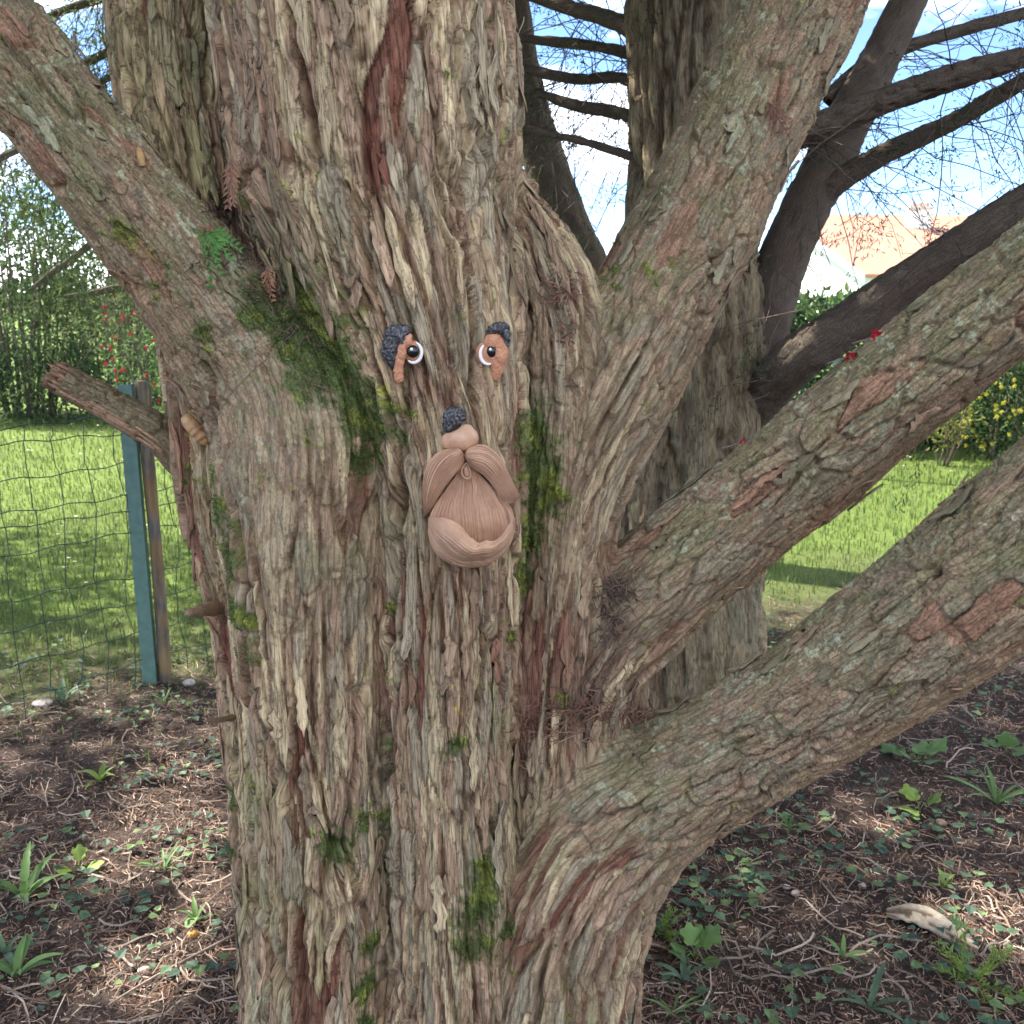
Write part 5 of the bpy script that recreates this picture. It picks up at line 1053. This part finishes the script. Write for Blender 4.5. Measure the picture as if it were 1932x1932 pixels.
inn = (vv_ < 0)[None]; ctr = np.array([735, 1560]); XY = np.where(inn[..., None], XY + (ctr - XY)*np.array([.07, .05])*sstep(0, .12, W_)[..., None], XY); ZZ = np.where(inn, ZZ - 30*sstep(0, .10, W_), ZZ)
hv = hairy(W_*1.05 + .30*U_ + .10*np.sin(U_*5), U_*1.2, 21, 13, 15); ZZ = ZZ + hv*sstep(0, .08, W_)*np.where(inn, .5, 1); ZZ[:, -1] = -150
part('beard_bowl', (np.concatenate([XY, ZZ[..., None]], -1).reshape(-1, 3), grid_faces(nu, nv)), M_TERRA, mouth)
lp = MB(); loop = spline([(690,1092,92),(668,1120,90),(655,1152,86),(668,1192,80),(698,1207,78),(721,1190,78),(716,1145,84),(694,1096,92)], 40); lp.tube(loop, 8, 8, False); lpv = (np.concatenate(lp.V), np.concatenate(lp.F4)); part('lip', lpv, M_TERRA, mouth)
part('tongue', blob([(690,1150,62,26,52,24,-.2)], 5, 3), M_TERRA, mouth)
def eye(name, cxy, label, brow, lid, arc, iris, pupil, glint, Y0):
    o = empty(name, opt(np.array([[*cxy, 0]]), Y0)[0]); tag(o, label, 'ornament')
    part('eyebrow', blob(brow, 5, 3, 8, 13, 7), M_BROW, o, Y0); part('eyelid', blob(lid, 4, 14, 4.5, 9, 8), M_LID, o, Y0)
    (cx, cy, rx, ry, a0, a1, z0) = arc; th = np.radians(np.linspace(a0, a1, 40)); P = np.stack([cx + rx*np.cos(th), cy + ry*np.sin(th), z0 + 0*th], -1); b_ = MB(); b_.tube(P, 12.5*np.sin(np.linspace(.12, math.pi - .12, 40))**.45 + 1, 12); part('sclera', (np.concatenate(b_.V), np.concatenate(b_.F4)), M_WHITE, o, Y0)
    part('iris', blob([iris], 5, 3), M_LID, o, Y0); pu = part('pupil', blob([pupil], 4, 2), M_BLACK, o, Y0); g2 = blob([glint], 2, 1); link('glint', npmesh('glint', opt(g2[0], Y0), g2[1], M_WHITE), pu)
YL = front_y(722, 795, 610, 720) + .003; YR = front_y(898, 962, 610, 720) + .003
eye('eye_ornament', (240, 320), 'eye ornament with big charcoal eyebrow and white rim on its lower right', [(190,185,26,92,82,44),(150,275,22,68,105,40),(232,150,22,56,48,36),(160,355,16,42,56,28)], [(268,225,34,34,46,34),(228,300,36,34,72,36),(212,360,30,36,70,32),(204,430,26,36,60,28),(206,480,22,35,46,24),(282,196,30,22,28,26),(310,302,6,66,84,34)],
    (310, 303, 58, 74, -72, 128, 34), (306,300,26,50,62,26), (308,297,42,45,47,34), (297,281,74,12,12,8), YL)
eye('eye_ornament', (880, 300), 'eye ornament with broad orange lid and white rim on its left', [(930,130,22,70,46,44),(972,200,22,30,84,42),(882,142,22,46,34,34)], [(885,228,26,72,62,46),(934,300,30,52,108,48),(912,400,24,50,80,36),(904,450,20,38,52,30),(902,478,18,30,30,25),(832,312,8,76,88,44),(890,340,16,60,70,44)],
    (846, 314, 56, 74, 238, 68, 44), (848,308,32,44,56,30), (870,297,46,38,46,34), (861,282,78,10,11,7), YR)
# cast cicada shell gripping the bark
cp, cg, ct_ = hit(372, 803); cs = ct_/FPX; cic = empty('cicada_shell', cp); tag(cic, 'empty amber cicada shell clinging to the mossy bark', 'insect shell')
def cl(dx, dy, dz): return np.array([cp[0] + dx*cs, cp[1] - dz*cs, cp[2] - dy*cs])
M_SHELL = resin('amber_shell', (.36,.19,.085), (.50,.30,.15), .35, 120)
ax_ = np.array([[-16,-22],[-12,-12],[-4,-2],[4,8],[12,18],[18,28],[22,34]]); q = spline([(*a_, 10 + 5*math.sin(k*.5)) for k, a_ in enumerate(ax_)], 44); rr = np.interp(np.linspace(0, 1, 44), [0, .06, .2, .42, .7, .92, 1], [4, 11, 14.5, 15, 13, 7, 2])*(1 + .07*np.sign(np.sin(np.linspace(0, 1, 44)*40))*(np.linspace(0, 1, 44) > .4))
b_ = MB(); b_.tube(np.array([cl(*k) for k in q]), rr*cs, 14); b_.build('shell', M_SHELL, cic)
for x0, y0, x1, y1, x2, y2 in ((-4,-14,16,-22,34,-12),(0,-6,18,-8,34,0),(4,4,20,4,30,14)):
    b_ = MB(); b_.tube(spline([cl(x0, y0, 8), cl(x1, y1, 12), cl(x2, y2, -2)], 9), np.linspace(2.6, 1.2, 9)*cs, 6); b_.build('leg', M_SHELL, cic)
